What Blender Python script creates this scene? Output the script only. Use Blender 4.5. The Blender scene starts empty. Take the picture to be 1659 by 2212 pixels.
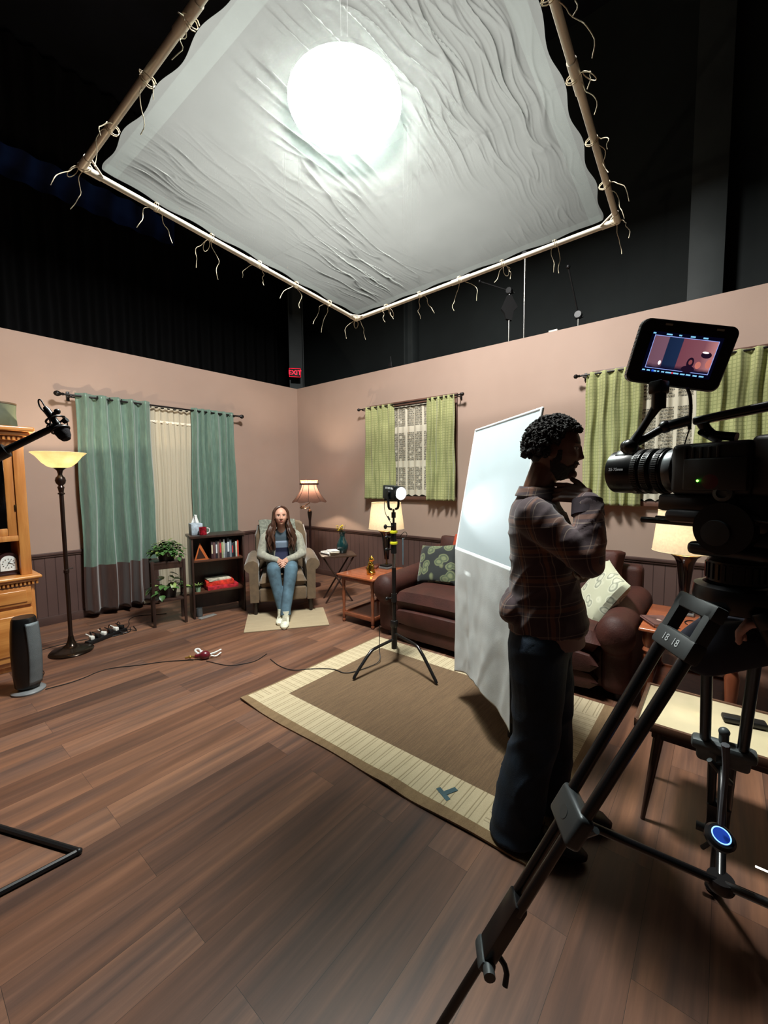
import bpy, bmesh, math, random
from mathutils import Vector, Matrix, noise
random.seed(7)
PI = math.pi
SC = bpy.context.scene
COL = SC.collection
V = Vector

# ------------------------------------------------------------------ materials
def lin(c):
    c = c / 255.0
    return c / 12.92 if c <= 0.04045 else ((c + 0.055) / 1.055) ** 2.4
def rgb(c, a=1.0):
    return (lin(c[0]), lin(c[1]), lin(c[2]), a)

class NT:
    """tiny node-tree writer"""
    def __init__(s, name):
        s.m = bpy.data.materials.new(name); s.m.use_nodes = True
        s.t = s.m.node_tree; s.t.nodes.clear()
        s.out = s.n('ShaderNodeOutputMaterial')
    def n(s, kind, **kw):
        nd = s.t.nodes.new(kind)
        for k, v in kw.items():
            if k.startswith('i_'):
                key = k[2:]
                key = int(key) if key.isdigit() else key.replace('_', ' ')
                s.set(nd.inputs[key], v)
            else: setattr(nd, k, v)
        return nd
    def set(s, inp, v):
        if isinstance(v, bpy.types.NodeSocket): s.t.links.new(v, inp)
        else: inp.default_value = v
    def link(s, a, b): s.t.links.new(a, b)
    def obj(s, scale=(1, 1, 1), rot=(0, 0, 0), loc=(0, 0, 0)):
        tc = s.n('ShaderNodeTexCoord'); mp = s.n('ShaderNodeMapping')
        mp.inputs['Scale'].default_value = scale; mp.inputs['Rotation'].default_value = rot
        mp.inputs['Location'].default_value = loc
        s.link(tc.outputs['Object'], mp.inputs['Vector']); return mp.outputs['Vector']
    def math(s, op, a, b=None, c=None):
        nd = s.n('ShaderNodeMath', operation=op)
        s.set(nd.inputs[0], a)
        if b is not None: s.set(nd.inputs[1], b)
        if c is not None: s.set(nd.inputs[2], c)
        return nd.outputs[0]
    def noise(s, vec, scale, detail=4, rough=.55):
        nd = s.n('ShaderNodeTexNoise'); s.link(vec, nd.inputs['Vector'])
        nd.inputs['Scale'].default_value = scale; nd.inputs['Detail'].default_value = detail
        nd.inputs['Roughness'].default_value = rough
        return nd.outputs['Fac']
    def ramp(s, fac, stops, mode='LINEAR'):
        nd = s.n('ShaderNodeValToRGB'); cr = nd.color_ramp; cr.interpolation = mode
        while len(cr.elements) < len(stops): cr.elements.new(.5)
        for e, (p, c) in zip(cr.elements, stops):
            e.position = p; e.color = rgb(c) if len(c) == 3 else c
        s.set(nd.inputs[0], fac); return nd.outputs[0]
    def mix(s, f, a, b, blend='MIX'):
        nd = s.n('ShaderNodeMix', data_type='RGBA', blend_type=blend)
        s.set(nd.inputs[0], f); s.set(nd.inputs[6], a); s.set(nd.inputs[7], b)
        return nd.outputs[2]
    def bump(s, h, strength=.3, dist=.01):
        nd = s.n('ShaderNodeBump'); nd.inputs['Strength'].default_value = strength
        nd.inputs['Distance'].default_value = dist; s.link(h, nd.inputs['Height']); return nd.outputs[0]
    def bsdf(s, color, rough=.6, metal=0, normal=None, spec=None, sheen=0, emis=None, coat=0, trans=0, alpha=None):
        b = s.n('ShaderNodeBsdfPrincipled')
        s.set(b.inputs['Base Color'], color); s.set(b.inputs['Roughness'], rough)
        b.inputs['Metallic'].default_value = metal
        if spec is not None: b.inputs['Specular IOR Level'].default_value = spec
        if normal is not None: s.link(normal, b.inputs['Normal'])
        if sheen: b.inputs['Sheen Weight'].default_value = sheen
        if coat: b.inputs['Coat Weight'].default_value = coat; b.inputs['Coat Roughness'].default_value = .15
        if trans: b.inputs['Transmission Weight'].default_value = trans
        if emis: b.inputs['Emission Color'].default_value = rgb(emis[0]); b.inputs['Emission Strength'].default_value = emis[1]
        if alpha is not None: s.set(b.inputs['Alpha'], alpha)
        return b.outputs[0]
    def done(s, shader):
        s.link(shader, s.out.inputs['Surface']); return s.m

_mc = {}
def M(name, c, rough=.6, metal=0, var=.12, vs=6.0, bump=0, bs=60, sheen=0, emis=None, coat=0, trans=0, spec=None, stretch=(1, 1, 1)):
    """plain procedural material: base colour with noise variation and bump"""
    if name in _mc: return _mc[name]
    t = NT(name); v = t.obj(scale=stretch)
    dark = tuple(x * (1 - var) for x in c); light = tuple(min(255, x * (1 + var)) for x in c)
    col = t.ramp(t.noise(v, vs), [(.3, dark), (.7, light)])
    nm = t.bump(t.noise(v, bs, 3), bump, .004) if bump else None
    _mc[name] = t.done(t.bsdf(col, rough, metal, nm, spec, sheen, emis, coat, trans))
    return _mc[name]

def wood(name, c1, c2, axis=0, rough=.35, coat=.3, scale=3.0, grain=18):
    if name in _mc: return _mc[name]
    t = NT(name); st = [grain, grain, grain]; st[axis] = 1.2
    v = t.obj(scale=tuple(st)); n = t.noise(v, scale * .4, 6, .65)
    col = t.ramp(n, [(.32, c1), (.5, tuple((a + b) / 2 for a, b in zip(c1, c2))), (.68, c2)])
    _mc[name] = t.done(t.bsdf(col, rough, 0, t.bump(n, .12, .003), coat=coat))
    return _mc[name]

# ------------------------------------------------------------------ mesh builder
def basis(d):
    d = V(d).normalized()
    a = V((0, 0, 1)) if abs(d.z) < .9 else V((1, 0, 0))
    x = a.cross(d).normalized(); return x, d.cross(x), d

class MB:
    def __init__(s): s.b = bmesh.new(); s.mi = 0; s.ms = []
    def mat(s, m):
        if m not in s.ms: s.ms.append(m)
        s.mi = s.ms.index(m); return s
    def _f(s, vs):
        try:
            f = s.b.faces.new(vs); f.material_index = s.mi; f.smooth = True; return f
        except ValueError: return None
    def box(s, c, d, rot=None, bev=0, seg=2):
        """box centred at c with size d; rot = Matrix 3x3 or z angle"""
        R = Matrix.Identity(3) if rot is None else (Matrix.Rotation(rot, 3, 'Z') if isinstance(rot, (int, float)) else rot)
        t = bmesh.new(); bmesh.ops.create_cube(t, size=1)
        for v in t.verts: v.co = V((v.co.x * d[0], v.co.y * d[1], v.co.z * d[2]))
        if bev: bmesh.ops.bevel(t, geom=t.edges[:], offset=min(bev, min(d) * .49), segments=seg, affect='EDGES', profile=.5)
        s.add(t, Matrix.Translation(V(c)) @ R.to_4x4()); return s
    def bx(s, x0, x1, y0, y1, z0, z1, bev=0, seg=2):
        return s.box(((x0 + x1) / 2, (y0 + y1) / 2, (z0 + z1) / 2), (abs(x1 - x0), abs(y1 - y0), abs(z1 - z0)), None, bev, seg)
    def add(s, t, M4=None):
        mp = {}
        for v in t.verts: mp[v] = s.b.verts.new(M4 @ v.co if M4 is not None else v.co)
        for f in t.faces: s._f([mp[v] for v in f.verts])
        t.free(); return s
    def rings(s, rings, cap=True, closed=True, loop=False):
        """skin a list of rings (lists of points)"""
        R = [[s.b.verts.new(p) for p in r] for r in rings]; n = len(R[0])
        idx = range(len(R) if loop else len(R) - 1)
        for i in idx:
            a, b_ = R[i], R[(i + 1) % len(R)]
            for j in range(n if closed else n - 1):
                k = (j + 1) % n; s._f([a[j], a[k], b_[k], b_[j]])
        if cap and closed and not loop:
            s._f(list(reversed(R[0]))); s._f(R[-1])
        return s
    def cyl(s, a, b, r0, r1=None, n=16, cap=True):
        r1 = r0 if r1 is None else r1; a, b = V(a), V(b); x, y, _ = basis(b - a)
        rr = []
        for p, r in ((a, r0), (b, r1)):
            rr.append([p + (x * math.cos(2 * PI * k / n) + y * math.sin(2 * PI * k / n)) * r for k in range(n)])
        return s.rings(rr, cap)
    def tube(s, pts, r, n=8, smooth=0, loop=False):
        pts = [V(p) for p in pts]
        for _ in range(smooth):
            q = [pts[0]] if not loop else []
            m = len(pts)
            for i in range(m if loop else m - 1):
                a, b = pts[i], pts[(i + 1) % m]; q += [a * .75 + b * .25, a * .25 + b * .75]
            if not loop: q.append(pts[-1])
            pts = q
        rr = []; up = None; m = len(pts)
        for i, p in enumerate(pts):
            d = (pts[(i + 1) % m] - pts[i - 1]) if (loop or 0 < i < m - 1) else (pts[1] - pts[0] if i == 0 else pts[-1] - pts[-2])
            d.normalize()
            if up is None: up = basis(d)[0]
            up = (up - d * up.dot(d))
            if up.length < 1e-6: up = basis(d)[0]
            up.normalize(); w = d.cross(up)
            rad = r(i / (m - 1)) if callable(r) else r
            rr.append([p + (up * math.cos(2 * PI * k / n) + w * math.sin(2 * PI * k / n)) * rad for k in range(n)])
        return s.rings(rr, not loop, True, loop)
    def lathe(s, prof, c=(0, 0, 0), n=32, cap=True, axis=None, sx=1, sy=1):
        """profile list of (radius, height)"""
        c = V(c); x, y, z = (V((1, 0, 0)), V((0, 1, 0)), V((0, 0, 1))) if axis is None else basis(axis)
        rr = [[c + x * (max(r, 1e-4) * math.cos(2 * PI * k / n) * sx) + y * (max(r, 1e-4) * math.sin(2 * PI * k / n) * sy) + z * h for k in range(n)] for r, h in prof]
        return s.rings(rr, cap)
    def ball(s, c, r, n=16, m=10, rot=None):
        """ellipsoid, r number or (rx, ry, rz)"""
        rx, ry, rz = (r, r, r) if isinstance(r, (int, float)) else r
        R = Matrix.Identity(3) if rot is None else rot; c = V(c); rr = []
        for i in range(1, m):
            f = PI * i / m - PI / 2
            rr.append([c + R @ V((rx * math.cos(f) * math.cos(2 * PI * k / n), ry * math.cos(f) * math.sin(2 * PI * k / n), rz * math.sin(f))) for k in range(n)])
        B = [s.b.verts.new(c + R @ V((0, 0, -rz)))]; T = [s.b.verts.new(c + R @ V((0, 0, rz)))]
        RR = [[s.b.verts.new(p) for p in r_] for r_ in rr]
        for i in range(len(RR) - 1):
            for j in range(n): k = (j + 1) % n; s._f([RR[i][j], RR[i][k], RR[i + 1][k], RR[i + 1][j]])
        for j in range(n):
            k = (j + 1) % n; s._f([B[0], RR[0][k], RR[0][j]]); s._f([T[0], RR[-1][j], RR[-1][k]])
        return s
    def cap(s, a, b, r0, r1=None, n=14):
        """tapered capsule"""
        r1 = r0 if r1 is None else r1; a, b = V(a), V(b)
        s.cyl(a, b, r0, r1, n); s.ball(a, r0, n, 8); s.ball(b, r1, n, 8); return s
    def chain(s, pts, rs, n=14):
        for i in range(len(pts) - 1): s.cap(pts[i], pts[i + 1], rs[i], rs[i + 1], n)
        return s
    def grid(s, f, nu, nv, closeu=False):
        """surface f(u,v) u,v in 0..1"""
        g = [[s.b.verts.new(f(i / nu, j / nv)) for i in range(nu + (0 if closeu else 1))] for j in range(nv + 1)]
        w = len(g[0])
        for j in range(nv):
            for i in range(w if closeu else w - 1):
                k = (i + 1) % w; s._f([g[j][i], g[j][k], g[j + 1][k], g[j + 1][i]])
        return s
    def prism(s, pts, z0, z1, M4=None):
        """polygon pts (x,y) extruded in z, then M4"""
        M4 = M4 or Matrix.Identity(4)
        return s.rings([[M4 @ V((x, y, z)) for x, y in pts] for z in (z0, z1)])
    def cushion(s, c, d, rot=None, puff=.5, n=14, seed=0):
        """soft pillow: rounded, pinched at the edge"""
        R = Matrix.Identity(3) if rot is None else rot; c = V(c)
        def f(sg):
            def g(u, v):
                x, y = u * 2 - 1, v * 2 - 1
                h = ((1 - x ** 4) * (1 - y ** 4)) ** puff
                w = 1 - .06 * (1 - abs(y) ** 2) * abs(x) ** 3; w2 = 1 - .06 * (1 - abs(x) ** 2) * abs(y) ** 3
                nz = noise.noise(V((x * 2 + seed, y * 2, sg))) * .06 * h
                return c + R @ V((x * d[0] / 2 * w, y * d[1] / 2 * w2, sg * d[2] / 2 * (h + nz)))
            return g
        s.grid(f(1), n, n); s.grid(lambda u, v: f(-1)(1 - u, v), n, n); return s
    def build(s, name, mat=None, parent=None, smooth=True, sharp=40, weld=True, solid=0, bevel=0):
        if weld: bmesh.ops.remove_doubles(s.b, verts=s.b.verts, dist=1e-5)
        bmesh.ops.recalc_face_normals(s.b, faces=s.b.faces)
        if smooth:
            for e in s.b.edges:
                if len(e.link_faces) == 2 and e.calc_face_angle(0) > math.radians(sharp): e.smooth = False
        else:
            for f in s.b.faces: f.smooth = False
        me = bpy.data.meshes.new(name); s.b.to_mesh(me); s.b.free()
        for m_ in (s.ms or ([mat] if mat else [])): me.materials.append(m_)
        o = bpy.data.objects.new(name, me); COL.objects.link(o)
        if parent is not None: o.parent = parent
        if solid:
            md = o.modifiers.new('thick', 'SOLIDIFY'); md.thickness = solid; md.offset = 0
        if bevel:
            md = o.modifiers.new('bevel', 'BEVEL'); md.width = bevel; md.segments = 2; md.limit_method = 'ANGLE'
        return o

def tag(o, label, cat, group=None, kind=None):
    o['label'] = label; o['category'] = cat
    if group: o['group'] = group
    if kind: o['kind'] = kind
    return o
def thing(name, label, cat, loc=(0, 0, 0), rz=0, group=None):
    o = bpy.data.objects.new(name, None); COL.objects.link(o)
    o.location = loc; o.rotation_euler = (0, 0, rz); o.empty_display_size = .05
    return tag(o, label, cat, group)
def struct(o): o['kind'] = 'structure'; return o
def at(o, loc, rz=0):
    o.location = loc; o.rotation_euler = (0, 0, rz); return o
def copy_tree(o, parent=None):
    c = o.copy(); COL.objects.link(c)
    if parent is not None: c.parent = parent
    for ch in [x for x in bpy.data.objects if x.parent is o]: copy_tree(ch, c)
    return c
def bake(o, voxel=None, smooth=0, it=4):
    """freeze remesh/smooth modifiers into the mesh"""
    if voxel:
        md = o.modifiers.new('r', 'REMESH'); md.mode = 'VOXEL'; md.voxel_size = voxel; md.use_smooth_shade = True
    if smooth:
        md = o.modifiers.new('s', 'SMOOTH'); md.factor = smooth; md.iterations = it
    dg = bpy.context.evaluated_depsgraph_get(); dg.update()
    me = bpy.data.meshes.new_from_object(o.evaluated_get(dg)); old = o.data
    mats = list(old.materials); o.modifiers.clear(); o.data = me
    me.materials.clear()
    for m_ in mats: me.materials.append(m_)
    for p in me.polygons: p.use_smooth = True
    return o
def text(s, size, name, mat, parent=None, M4=None, ext=.0008, align='CENTER'):
    cu = bpy.data.curves.new(name, 'FONT'); cu.body = s; cu.size = size; cu.extrude = ext
    cu.align_x = align; cu.align_y = 'CENTER'
    o = bpy.data.objects.new(name + '_c', cu); COL.objects.link(o)
    dg = bpy.context.evaluated_depsgraph_get(); me = bpy.data.meshes.new_from_object(o.evaluated_get(dg))
    bpy.data.objects.remove(o); me.materials.clear(); me.materials.append(mat)
    if M4 is not None: me.transform(M4)
    o = bpy.data.objects.new(name, me); COL.objects.link(o)
    if parent is not None: o.parent = parent
    return o
def frame(o, x, y, z):
    """4x4 from origin and axes"""
    x, y, z = V(x).normalized(), V(y).normalized(), V(z).normalized()
    return Matrix.Translation(V(o)) @ Matrix((x, y, z)).transposed().to_4x4()
# ------------------------------------------------------------------ camera
def setup_camera():
    yaw, pit, rol = .6853, .0753, -.0079
    fw = V((math.cos(pit) * math.cos(yaw), math.cos(pit) * math.sin(yaw), -math.sin(pit)))
    rt = fw.cross(V((0, 0, 1))).normalized(); up = rt.cross(fw)
    r2 = rt * math.cos(rol) + up * math.sin(rol); u2 = -rt * math.sin(rol) + up * math.cos(rol)
    cd = bpy.data.cameras.new('camera'); cd.sensor_fit = 'HORIZONTAL'; cd.sensor_width = 36
    cd.lens = 900 / 1659 * 36; cd.clip_start = .05; cd.clip_end = 60
    c = bpy.data.objects.new('camera', cd); COL.objects.link(c)
    c.matrix_world = frame((-4.5603, -5.5748, 1.5219), r2, u2, -fw)
    SC.camera = c
setup_camera()
SC.view_settings.view_transform = 'Standard'
SC.view_settings.look = 'None'
SC.view_settings.exposure = 0
w = bpy.data.worlds.new('world'); SC.world = w; w.use_nodes = True
w.node_tree.nodes['Background'].inputs[0].default_value = (.35, .45, .6, 1)
w.node_tree.nodes['Background'].inputs[1].default_value = .004

# ------------------------------------------------------------------ room shell
def m_wall():
    t = NT('painted_plaster'); v = t.obj()
    col = t.ramp(t.noise(v, 1.2, 3), [(.3, (156, 132, 118)), (.7, (164, 140, 126))])
    return t.done(t.bsdf(col, .75, 0, t.bump(t.noise(v, 90, 3), .12, .003)))
def m_wains():
    t = NT('beadboard_paint'); v = t.obj()
    sx = t.n('ShaderNodeSeparateXYZ'); t.link(v, sx.inputs[0])
    s_ = t.math('ADD', sx.outputs[0], sx.outputs[1]); fr = t.math('FRACT', t.math('MULTIPLY', s_, 11.0))
    groove = t.ramp(fr, [(0, (0, 0, 0)), (.06, (255, 255, 255)), (.94, (255, 255, 255)), (1, (0, 0, 0))])
    base = t.ramp(t.noise(v, 2.0, 3), [(.3, (84, 63, 59)), (.7, (93, 71, 66))])
    col = t.mix(groove, rgb((52, 38, 36)), base)
    return t.done(t.bsdf(col, .5, 0, t.bump(groove, .5, .004)))
def m_floor():
    t = NT('dark_laminate_planks'); v = t.obj(loc=(.3, .05, 0))
    br = t.n('ShaderNodeTexBrick'); t.link(v, br.inputs['Vector'])
    for k, x in (('Scale', 1), ('Mortar Size', .0006), ('Brick Width', 1.22), ('Row Height', .185), ('Bias', 0), ('Mortar Smooth', .2)): br.inputs[k].default_value = x
    br.inputs['Color1'].default_value = (0, 0, 0, 1); br.inputs['Color2'].default_value = (1, 1, 1, 1); br.inputs['Mortar'].default_value = (.5, .5, .5, 1)
    br.offset = .37; br.offset_frequency = 2
    tc = t.obj(scale=(.9, 15, 1)); mv = t.n('ShaderNodeVectorMath', operation='ADD'); t.link(tc, mv.inputs[0])
    sc = t.n('ShaderNodeVectorMath', operation='SCALE'); t.link(br.outputs['Color'], sc.inputs[0]); sc.inputs[3].default_value = 7.0
    t.link(sc.outputs[0], mv.inputs[1])
    g = t.noise(mv.outputs[0], 1.5, 5, .6); g2 = t.noise(mv.outputs[0], .55, 3, .5)
    c = t.ramp(g, [(.28, (66, 52, 48)), (.42, (104, 76, 62)), (.55, (130, 95, 76)), (.74, (170, 126, 98))])
    c2 = t.ramp(g2, [(.35, (80, 71, 70)), (.65, (142, 104, 80))])
    col = t.mix(.45, c, c2)
    tone = t.ramp(br.outputs['Color'], [(0, (190, 176, 170)), (.5, (226, 214, 208)), (1, (255, 246, 240))])
    col = t.mix(1.0, col, tone, 'MULTIPLY')
    col = t.mix(br.outputs['Fac'], col, rgb((22, 15, 13)))
    rg = t.ramp(g, [(.2, (168, 168, 168)), (.8, (184, 184, 184))])
    return t.done(t.bsdf(col, rg, 0, t.bump(g, .06, .002), spec=.5))
MW, MS, MF = m_wall(), m_wains(), m_floor()
M_black = M('studio_black', (14, 16, 18), .9, var=.2)
H, RL = 3.05, .78
b = MB(); b.bx(-9, 6, -11, 6, -.1, 0); struct(b.build('floor', MF))
# left wall: upper paint, lower beadboard, cap rail (all one flat, structure)
def flat_wall(name, lower, axis):
    b = MB()
    b.mat(MW)
    if axis == 'x': b.bx(-6.5, .10, 0, .10, RL, H)
    else: b.bx(0, .10, -8, 0, RL, H)
    b.mat(MS)
    if axis == 'x': b.bx(-6.5, .10, 0, .10, 0, RL)
    else: b.bx(0, .10, -8, 0, 0, RL)
    return struct(b.build(name, smooth=False))
flat_wall('wall_left', MS, 'x'); flat_wall('wall_right', MS, 'y')
M_trim = M('dark_trim_paint', (78, 57, 52), .45, var=.08)
b = MB(); b.bx(-6.5, -.02, -.022, 0, RL - .03, RL, .004); b.bx(-6.5, -.03, -.012, 0, RL - .05, RL - .03, .003); struct(b.build('trim_1', M_trim))
b = MB(); b.bx(-.022, 0, -8, -.0, RL - .03, RL, .004); b.bx(-.012, 0, -8, -.0, RL - .05, RL - .03, .003); struct(b.build('trim_2', M_trim))
b = MB(); b.bx(-6.5, -.012, -.012, 0, 0, .09, .003); struct(b.build('baseboard_left', M_trim))
b = MB(); b.bx(-.012, 0, -8, 0, 0, .09, .003); struct(b.build('baseboard_right', M_trim))
# dark sound stage beyond the set
def m_drape(name, c1, c2, s=7):
    t = NT(name); v = t.obj(); sx = t.n('ShaderNodeSeparateXYZ'); t.link(v, sx.inputs[0])
    a = t.math('ADD', sx.outputs[0], sx.outputs[1])
    w_ = t.math('SINE', t.math('MULTIPLY', t.math('ADD', a, t.noise(v, .8, 2)), s * 3.0))
    f = t.math('MULTIPLY_ADD', w_, .5, .5)
    col = t.mix(f, rgb(c1), rgb(c2))
    return t.done(t.bsdf(col, .85, 0, t.bump(f, .5, .03)))
b = MB(); b.bx(2.2, 2.3, -11, 6, 0, 8); struct(b.build('wall_studio_right', M('studio_wall_paint', (46, 52, 52), .8, var=.1, vs=1)))
b = MB()
b.grid(lambda u, v: V((-9 + u * 10.6, 2.6 + .05 * math.sin(u * 260), v * 7.9)), 500, 1)
drp = b.build('black_stage_curtain', m_drape('black_velour', (2, 2, 3), (5, 5, 7)))
tag(drp, 'black velour stage curtain hanging full height behind the left set wall', 'curtain')
b = MB(); b.grid(lambda u, v: V((-9 + u * 8.2, 2.42 + .03 * math.sin(u * 150) - .05 * v, 5.82 + .42 * v)), 300, 2)
tag(b.build('blue_valance', m_drape('blue_velour', (10, 30, 74), (26, 62, 130), 5)), 'dark blue valance strip running along the black stage curtain at the upper left', 'valance')
b = MB(); b.bx(-9, 6, -11, 6, 8, 8.1); struct(b.build('ceiling', M('studio_ceiling', (16, 19, 26), .9, var=.5, vs=.8)))
b = MB(); b.bx(-9.1, -9, -11, 6, 0, 8); struct(b.build('wall_studio_left', M_black))
b = MB(); b.bx(-9, 6, -11.1, -11, 0, 8); struct(b.build('wall_studio_back', M_black))
b = MB(); b.bx(-9, 6, 6, 6.1, 0, 8); struct(b.build('wall_studio_far', M_black))
# steel columns
M_steel = M('painted_steel', (74, 80, 80), .6, var=.08, vs=2)
def column(x, y, w_, label, rz=0, h=8):
    b = MB(); t_ = .02
    b.bx(-w_ / 2, w_ / 2, -w_ * .45, -w_ * .45 + t_, 0, h, .003); b.bx(-w_ / 2, w_ / 2, w_ * .45 - t_, w_ * .45, 0, h, .003); b.bx(-t_ / 2, t_ / 2, -w_ * .44, w_ * .44, 0, h)
    o = b.build('steel_column', M_steel); at(o, (x, y, 0), rz)
    tag(o, label, 'column', 'painted steel columns of the sound stage'); return o
column(1.22, 1.5, .33, 'grey steel column rising directly behind the corner of the set walls', .95)
column(2.08, -.85, .22, 'thin grey steel column behind the right set wall, between corner and first window')
column(2.0, -5.29, .34, 'wide grey steel column at the far right above the film camera monitor', PI / 2)
# exit sign
t = thing('exit_sign', 'small glowing red EXIT sign on the steel column behind the corner', 'sign', (1.02, 1.3, 3.72), -.66)
b = MB(); b.bx(-.12, .12, -.02, .02, -.09, .09, .008); b.build('housing', M('sign_housing', (30, 6, 8), .5), t)
M_red = M('red_led', (255, 20, 40), .5, emis=((255, 20, 50), 3.0))
text('EXIT', .125, 'lettering', M_red, t, frame((0, -.022, 0), (1, 0, 0), (0, 0, 1), (0, -1, 0)), .002)
b = MB(); b.tube([(-.113, -.022, -.082), (.113, -.022, -.082), (.113, -.022, .082), (-.113, -.022, .082)], .003, 6, 0, True); b.build('glowing_border', M_red, t)

# ------------------------------------------------------------------ rug
M_rf = None
def m_weave(name, c1, c2, sc=260, ax=(1, 1, 1), stripe=None):
    t = NT(name); v = t.obj(scale=ax); n = t.noise(v, sc, 2); n2 = t.noise(t.obj(scale=(ax[0] * .2, ax[1], 1)), 30, 4)
    f = t.math('ADD', t.math('MULTIPLY', n, .5), t.math('MULTIPLY', n2, .5))
    col = t.ramp(f, [(.35, c1), (.65, c2)])
    h = n
    if stripe:
        sx = t.n('ShaderNodeSeparateXYZ'); t.link(t.obj(), sx.inputs[0])
        for k in range(1): pass
        fr = t.math('FRACT', t.math('MULTIPLY', sx.outputs[stripe[0]], stripe[1]))
        g = t.ramp(fr, [(0, (110, 92, 66)), (.10, (255, 255, 255)), (.26, (255, 255, 255)), (.32, (150, 135, 105)), (.40, (255, 255, 255)), (1, (255, 255, 255))])
        col = t.mix(.75, col, t.mix(1.0, col, g, 'MULTIPLY'))
    return t.done(t.bsdf(col, .9, 0, t.bump(h, .35, .003), sheen=.1))
def rug():
    mf = m_weave('rug_field', (84, 64, 44), (122, 96, 68), 160, (1, 5, 1)); mb_ = m_weave('rug_border_x', (182, 166, 134), (200, 184, 152), 200, (1, 1, 1), (1, 16.0))
    mb2 = m_weave('rug_border_y', (182, 166, 134), (200, 184, 152), 200, (1, 1, 1), (0, 16.0)); me = m_weave('rug_edge', (112, 88, 60), (138, 112, 80), 200)
    X0, X1, Y0, Y1 = -3.035, -1.50, -5.07, -2.985
    xs = sorted(set([X0, X0 + .03, X0 + .06, X0 + .265, X1 - .04, X1 - .235] + [X0 + .3 + i * .1 for i in range(10)]))
    ys = sorted(set([Y0, Y0 + .03, Y0 + .06, Y0 + .265, Y1 - .04, Y1 - .235] + [Y0 + .3 + i * .04 for i in range(45)]))
    b = MB(); vs = {}
    def z(x, y, top):
        w_ = max(0, 1 - (x - X0) / .18)
        lift = .010 * w_ * max(0, math.sin((y - Y0) * 5.2) * math.sin((y - Y0) * 2.1 + .6)) + .012 * w_ * math.exp(-((y + 4.33) / .1) ** 2)
        return (.009 if top else .0) + lift
    def vtx(i, j, top):
        k = (i, j, top)
        if k not in vs:
            dx = .008 * math.sin(ys[j] * 6) if i == 0 else 0
            vs[k] = b.b.verts.new((xs[i] + dx, ys[j], z(xs[i], ys[j], top)))
        return vs[k]
    for i in range(len(xs) - 1):
        for j in range(len(ys) - 1):
            cx, cy = (xs[i] + xs[i + 1]) / 2, (ys[j] + ys[j + 1]) / 2
            ex = min(cx - X0, X1 - cx); ey = min(cy - Y0, Y1 - cy); e = min(ex, ey)
            b.mat(me if e < .045 else ((mb_ if ex < ey else mb2) if e < .25 else mf))
            b._f([vtx(i, j, 1), vtx(i + 1, j, 1), vtx(i + 1, j + 1, 1), vtx(i, j + 1, 1)])
    b.mat(me)
    nI, nJ = len(xs) - 1, len(ys) - 1
    for i in range(nI): 
        for j in (0, nJ): b._f([vtx(i, j, 1), vtx(i + 1, j, 1), vtx(i + 1, j, 0), vtx(i, j, 0)])
    for j in range(nJ):
        for i in (0, nI): b._f([vtx(i, j, 1), vtx(i, j + 1, 1), vtx(i, j + 1, 0), vtx(i, j, 0)])
    o = b.build('area_rug'); tag(o, 'large brown woven area rug with wide cream border in front of the sofa', 'rug')
rug()
# tape T mark on the border
b = MB(); c_, s_ = math.cos(.5), math.sin(.5)
R_ = Matrix.Rotation(.35, 3, 'Z')
b.box((0, 0, .0005), (.03, .11, .001), R_); b.box(R_ @ V((.045, -.0, .0005)), (.10, .032, .0012), R_)
tm = b.build('tape_mark', M('teal_tape', (52, 84, 92), .6)); at(tm, (-2.915, -4.585, .0135), -.79); tm.scale = (.8, .8, 1)
tag(tm, 'dark teal T-shaped tape mark stuck on the cream border of the rug', 'tape mark')
# cream mat under armchair
b = MB(); b.mat(m_weave('cream_mat', (158, 140, 112), (174, 156, 126), 200)); R_ = Matrix.Rotation(math.atan2(-.51, .688), 3, 'Z')
b.box((0, 0, .006), (.86, .62, .012), None, .003)
o = b.build('floor_mat'); at(o, (-1.81, -1.905, 0), math.atan2(-.51, .688)); o.location = (-1.948 + .293 * .0, -2.142, 0)
cx = (-2.291 - 1.603) / 2; cy = (-1.887 - 2.397) / 2; nx, ny = .595, .803
o.location = (cx + nx * .31, cy + ny * .31, 0)
tag(o, 'plain cream mat on the floor under the front of the armchair', 'mat')
# ------------------------------------------------------------------ overhead diffusion frame
SL, SB, SR = V((-3.65, -2.516, 3.406)), V((-1.156, -2.428, 3.256)), V((-1.062, -4.898, 3.365))
ST = SL + SR - SB
SU = (SB - SL).normalized(); SV = (SL - ST).normalized(); SN = SU.cross(SV).normalized()   # u toward corner wall, v away, n up
def sp(u, v, h=0):
    """u 0..1 from left side to right-hand side, v 0..1 from near side to far side"""
    return ST + (SR - ST) * u + (SL - ST) * v + SN * h
def m_silk():
    t = NT('white_silk'); v = t.obj()
    n = t.noise(v, 3, 3)
    col = t.ramp(n, [(.3, (222, 226, 220)), (.7, (234, 238, 232))])
    tr = t.n('ShaderNodeBsdfTranslucent'); t.set(tr.inputs['Color'], col)
    df = t.n('ShaderNodeBsdfDiffuse'); t.set(df.inputs['Color'], col)
    mx = t.n('ShaderNodeMixShader'); mx.inputs[0].default_value = .30
    t.link(tr.outputs[0], mx.inputs[1]); t.link(df.outputs[0], mx.inputs[2])
    tp = t.n('ShaderNodeBsdfTransparent'); tp.inputs[0].default_value = (.93, .96, .95, 1)
    m2 = t.n('ShaderNodeMixShader'); m2.inputs[0].default_value = SILK_OPACITY; t.link(tp.outputs[0], m2.inputs[1]); t.link(mx.outputs[0], m2.inputs[2])
    return t.done(m2.outputs[0])
SILK_OPACITY = .022
M_hem = m_silk()
SILK_OPACITY = .08
M_silk = m_silk()
M_tube = M('aluminium_tube', (190, 182, 166), .45, .2, var=.1, vs=3)
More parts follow.
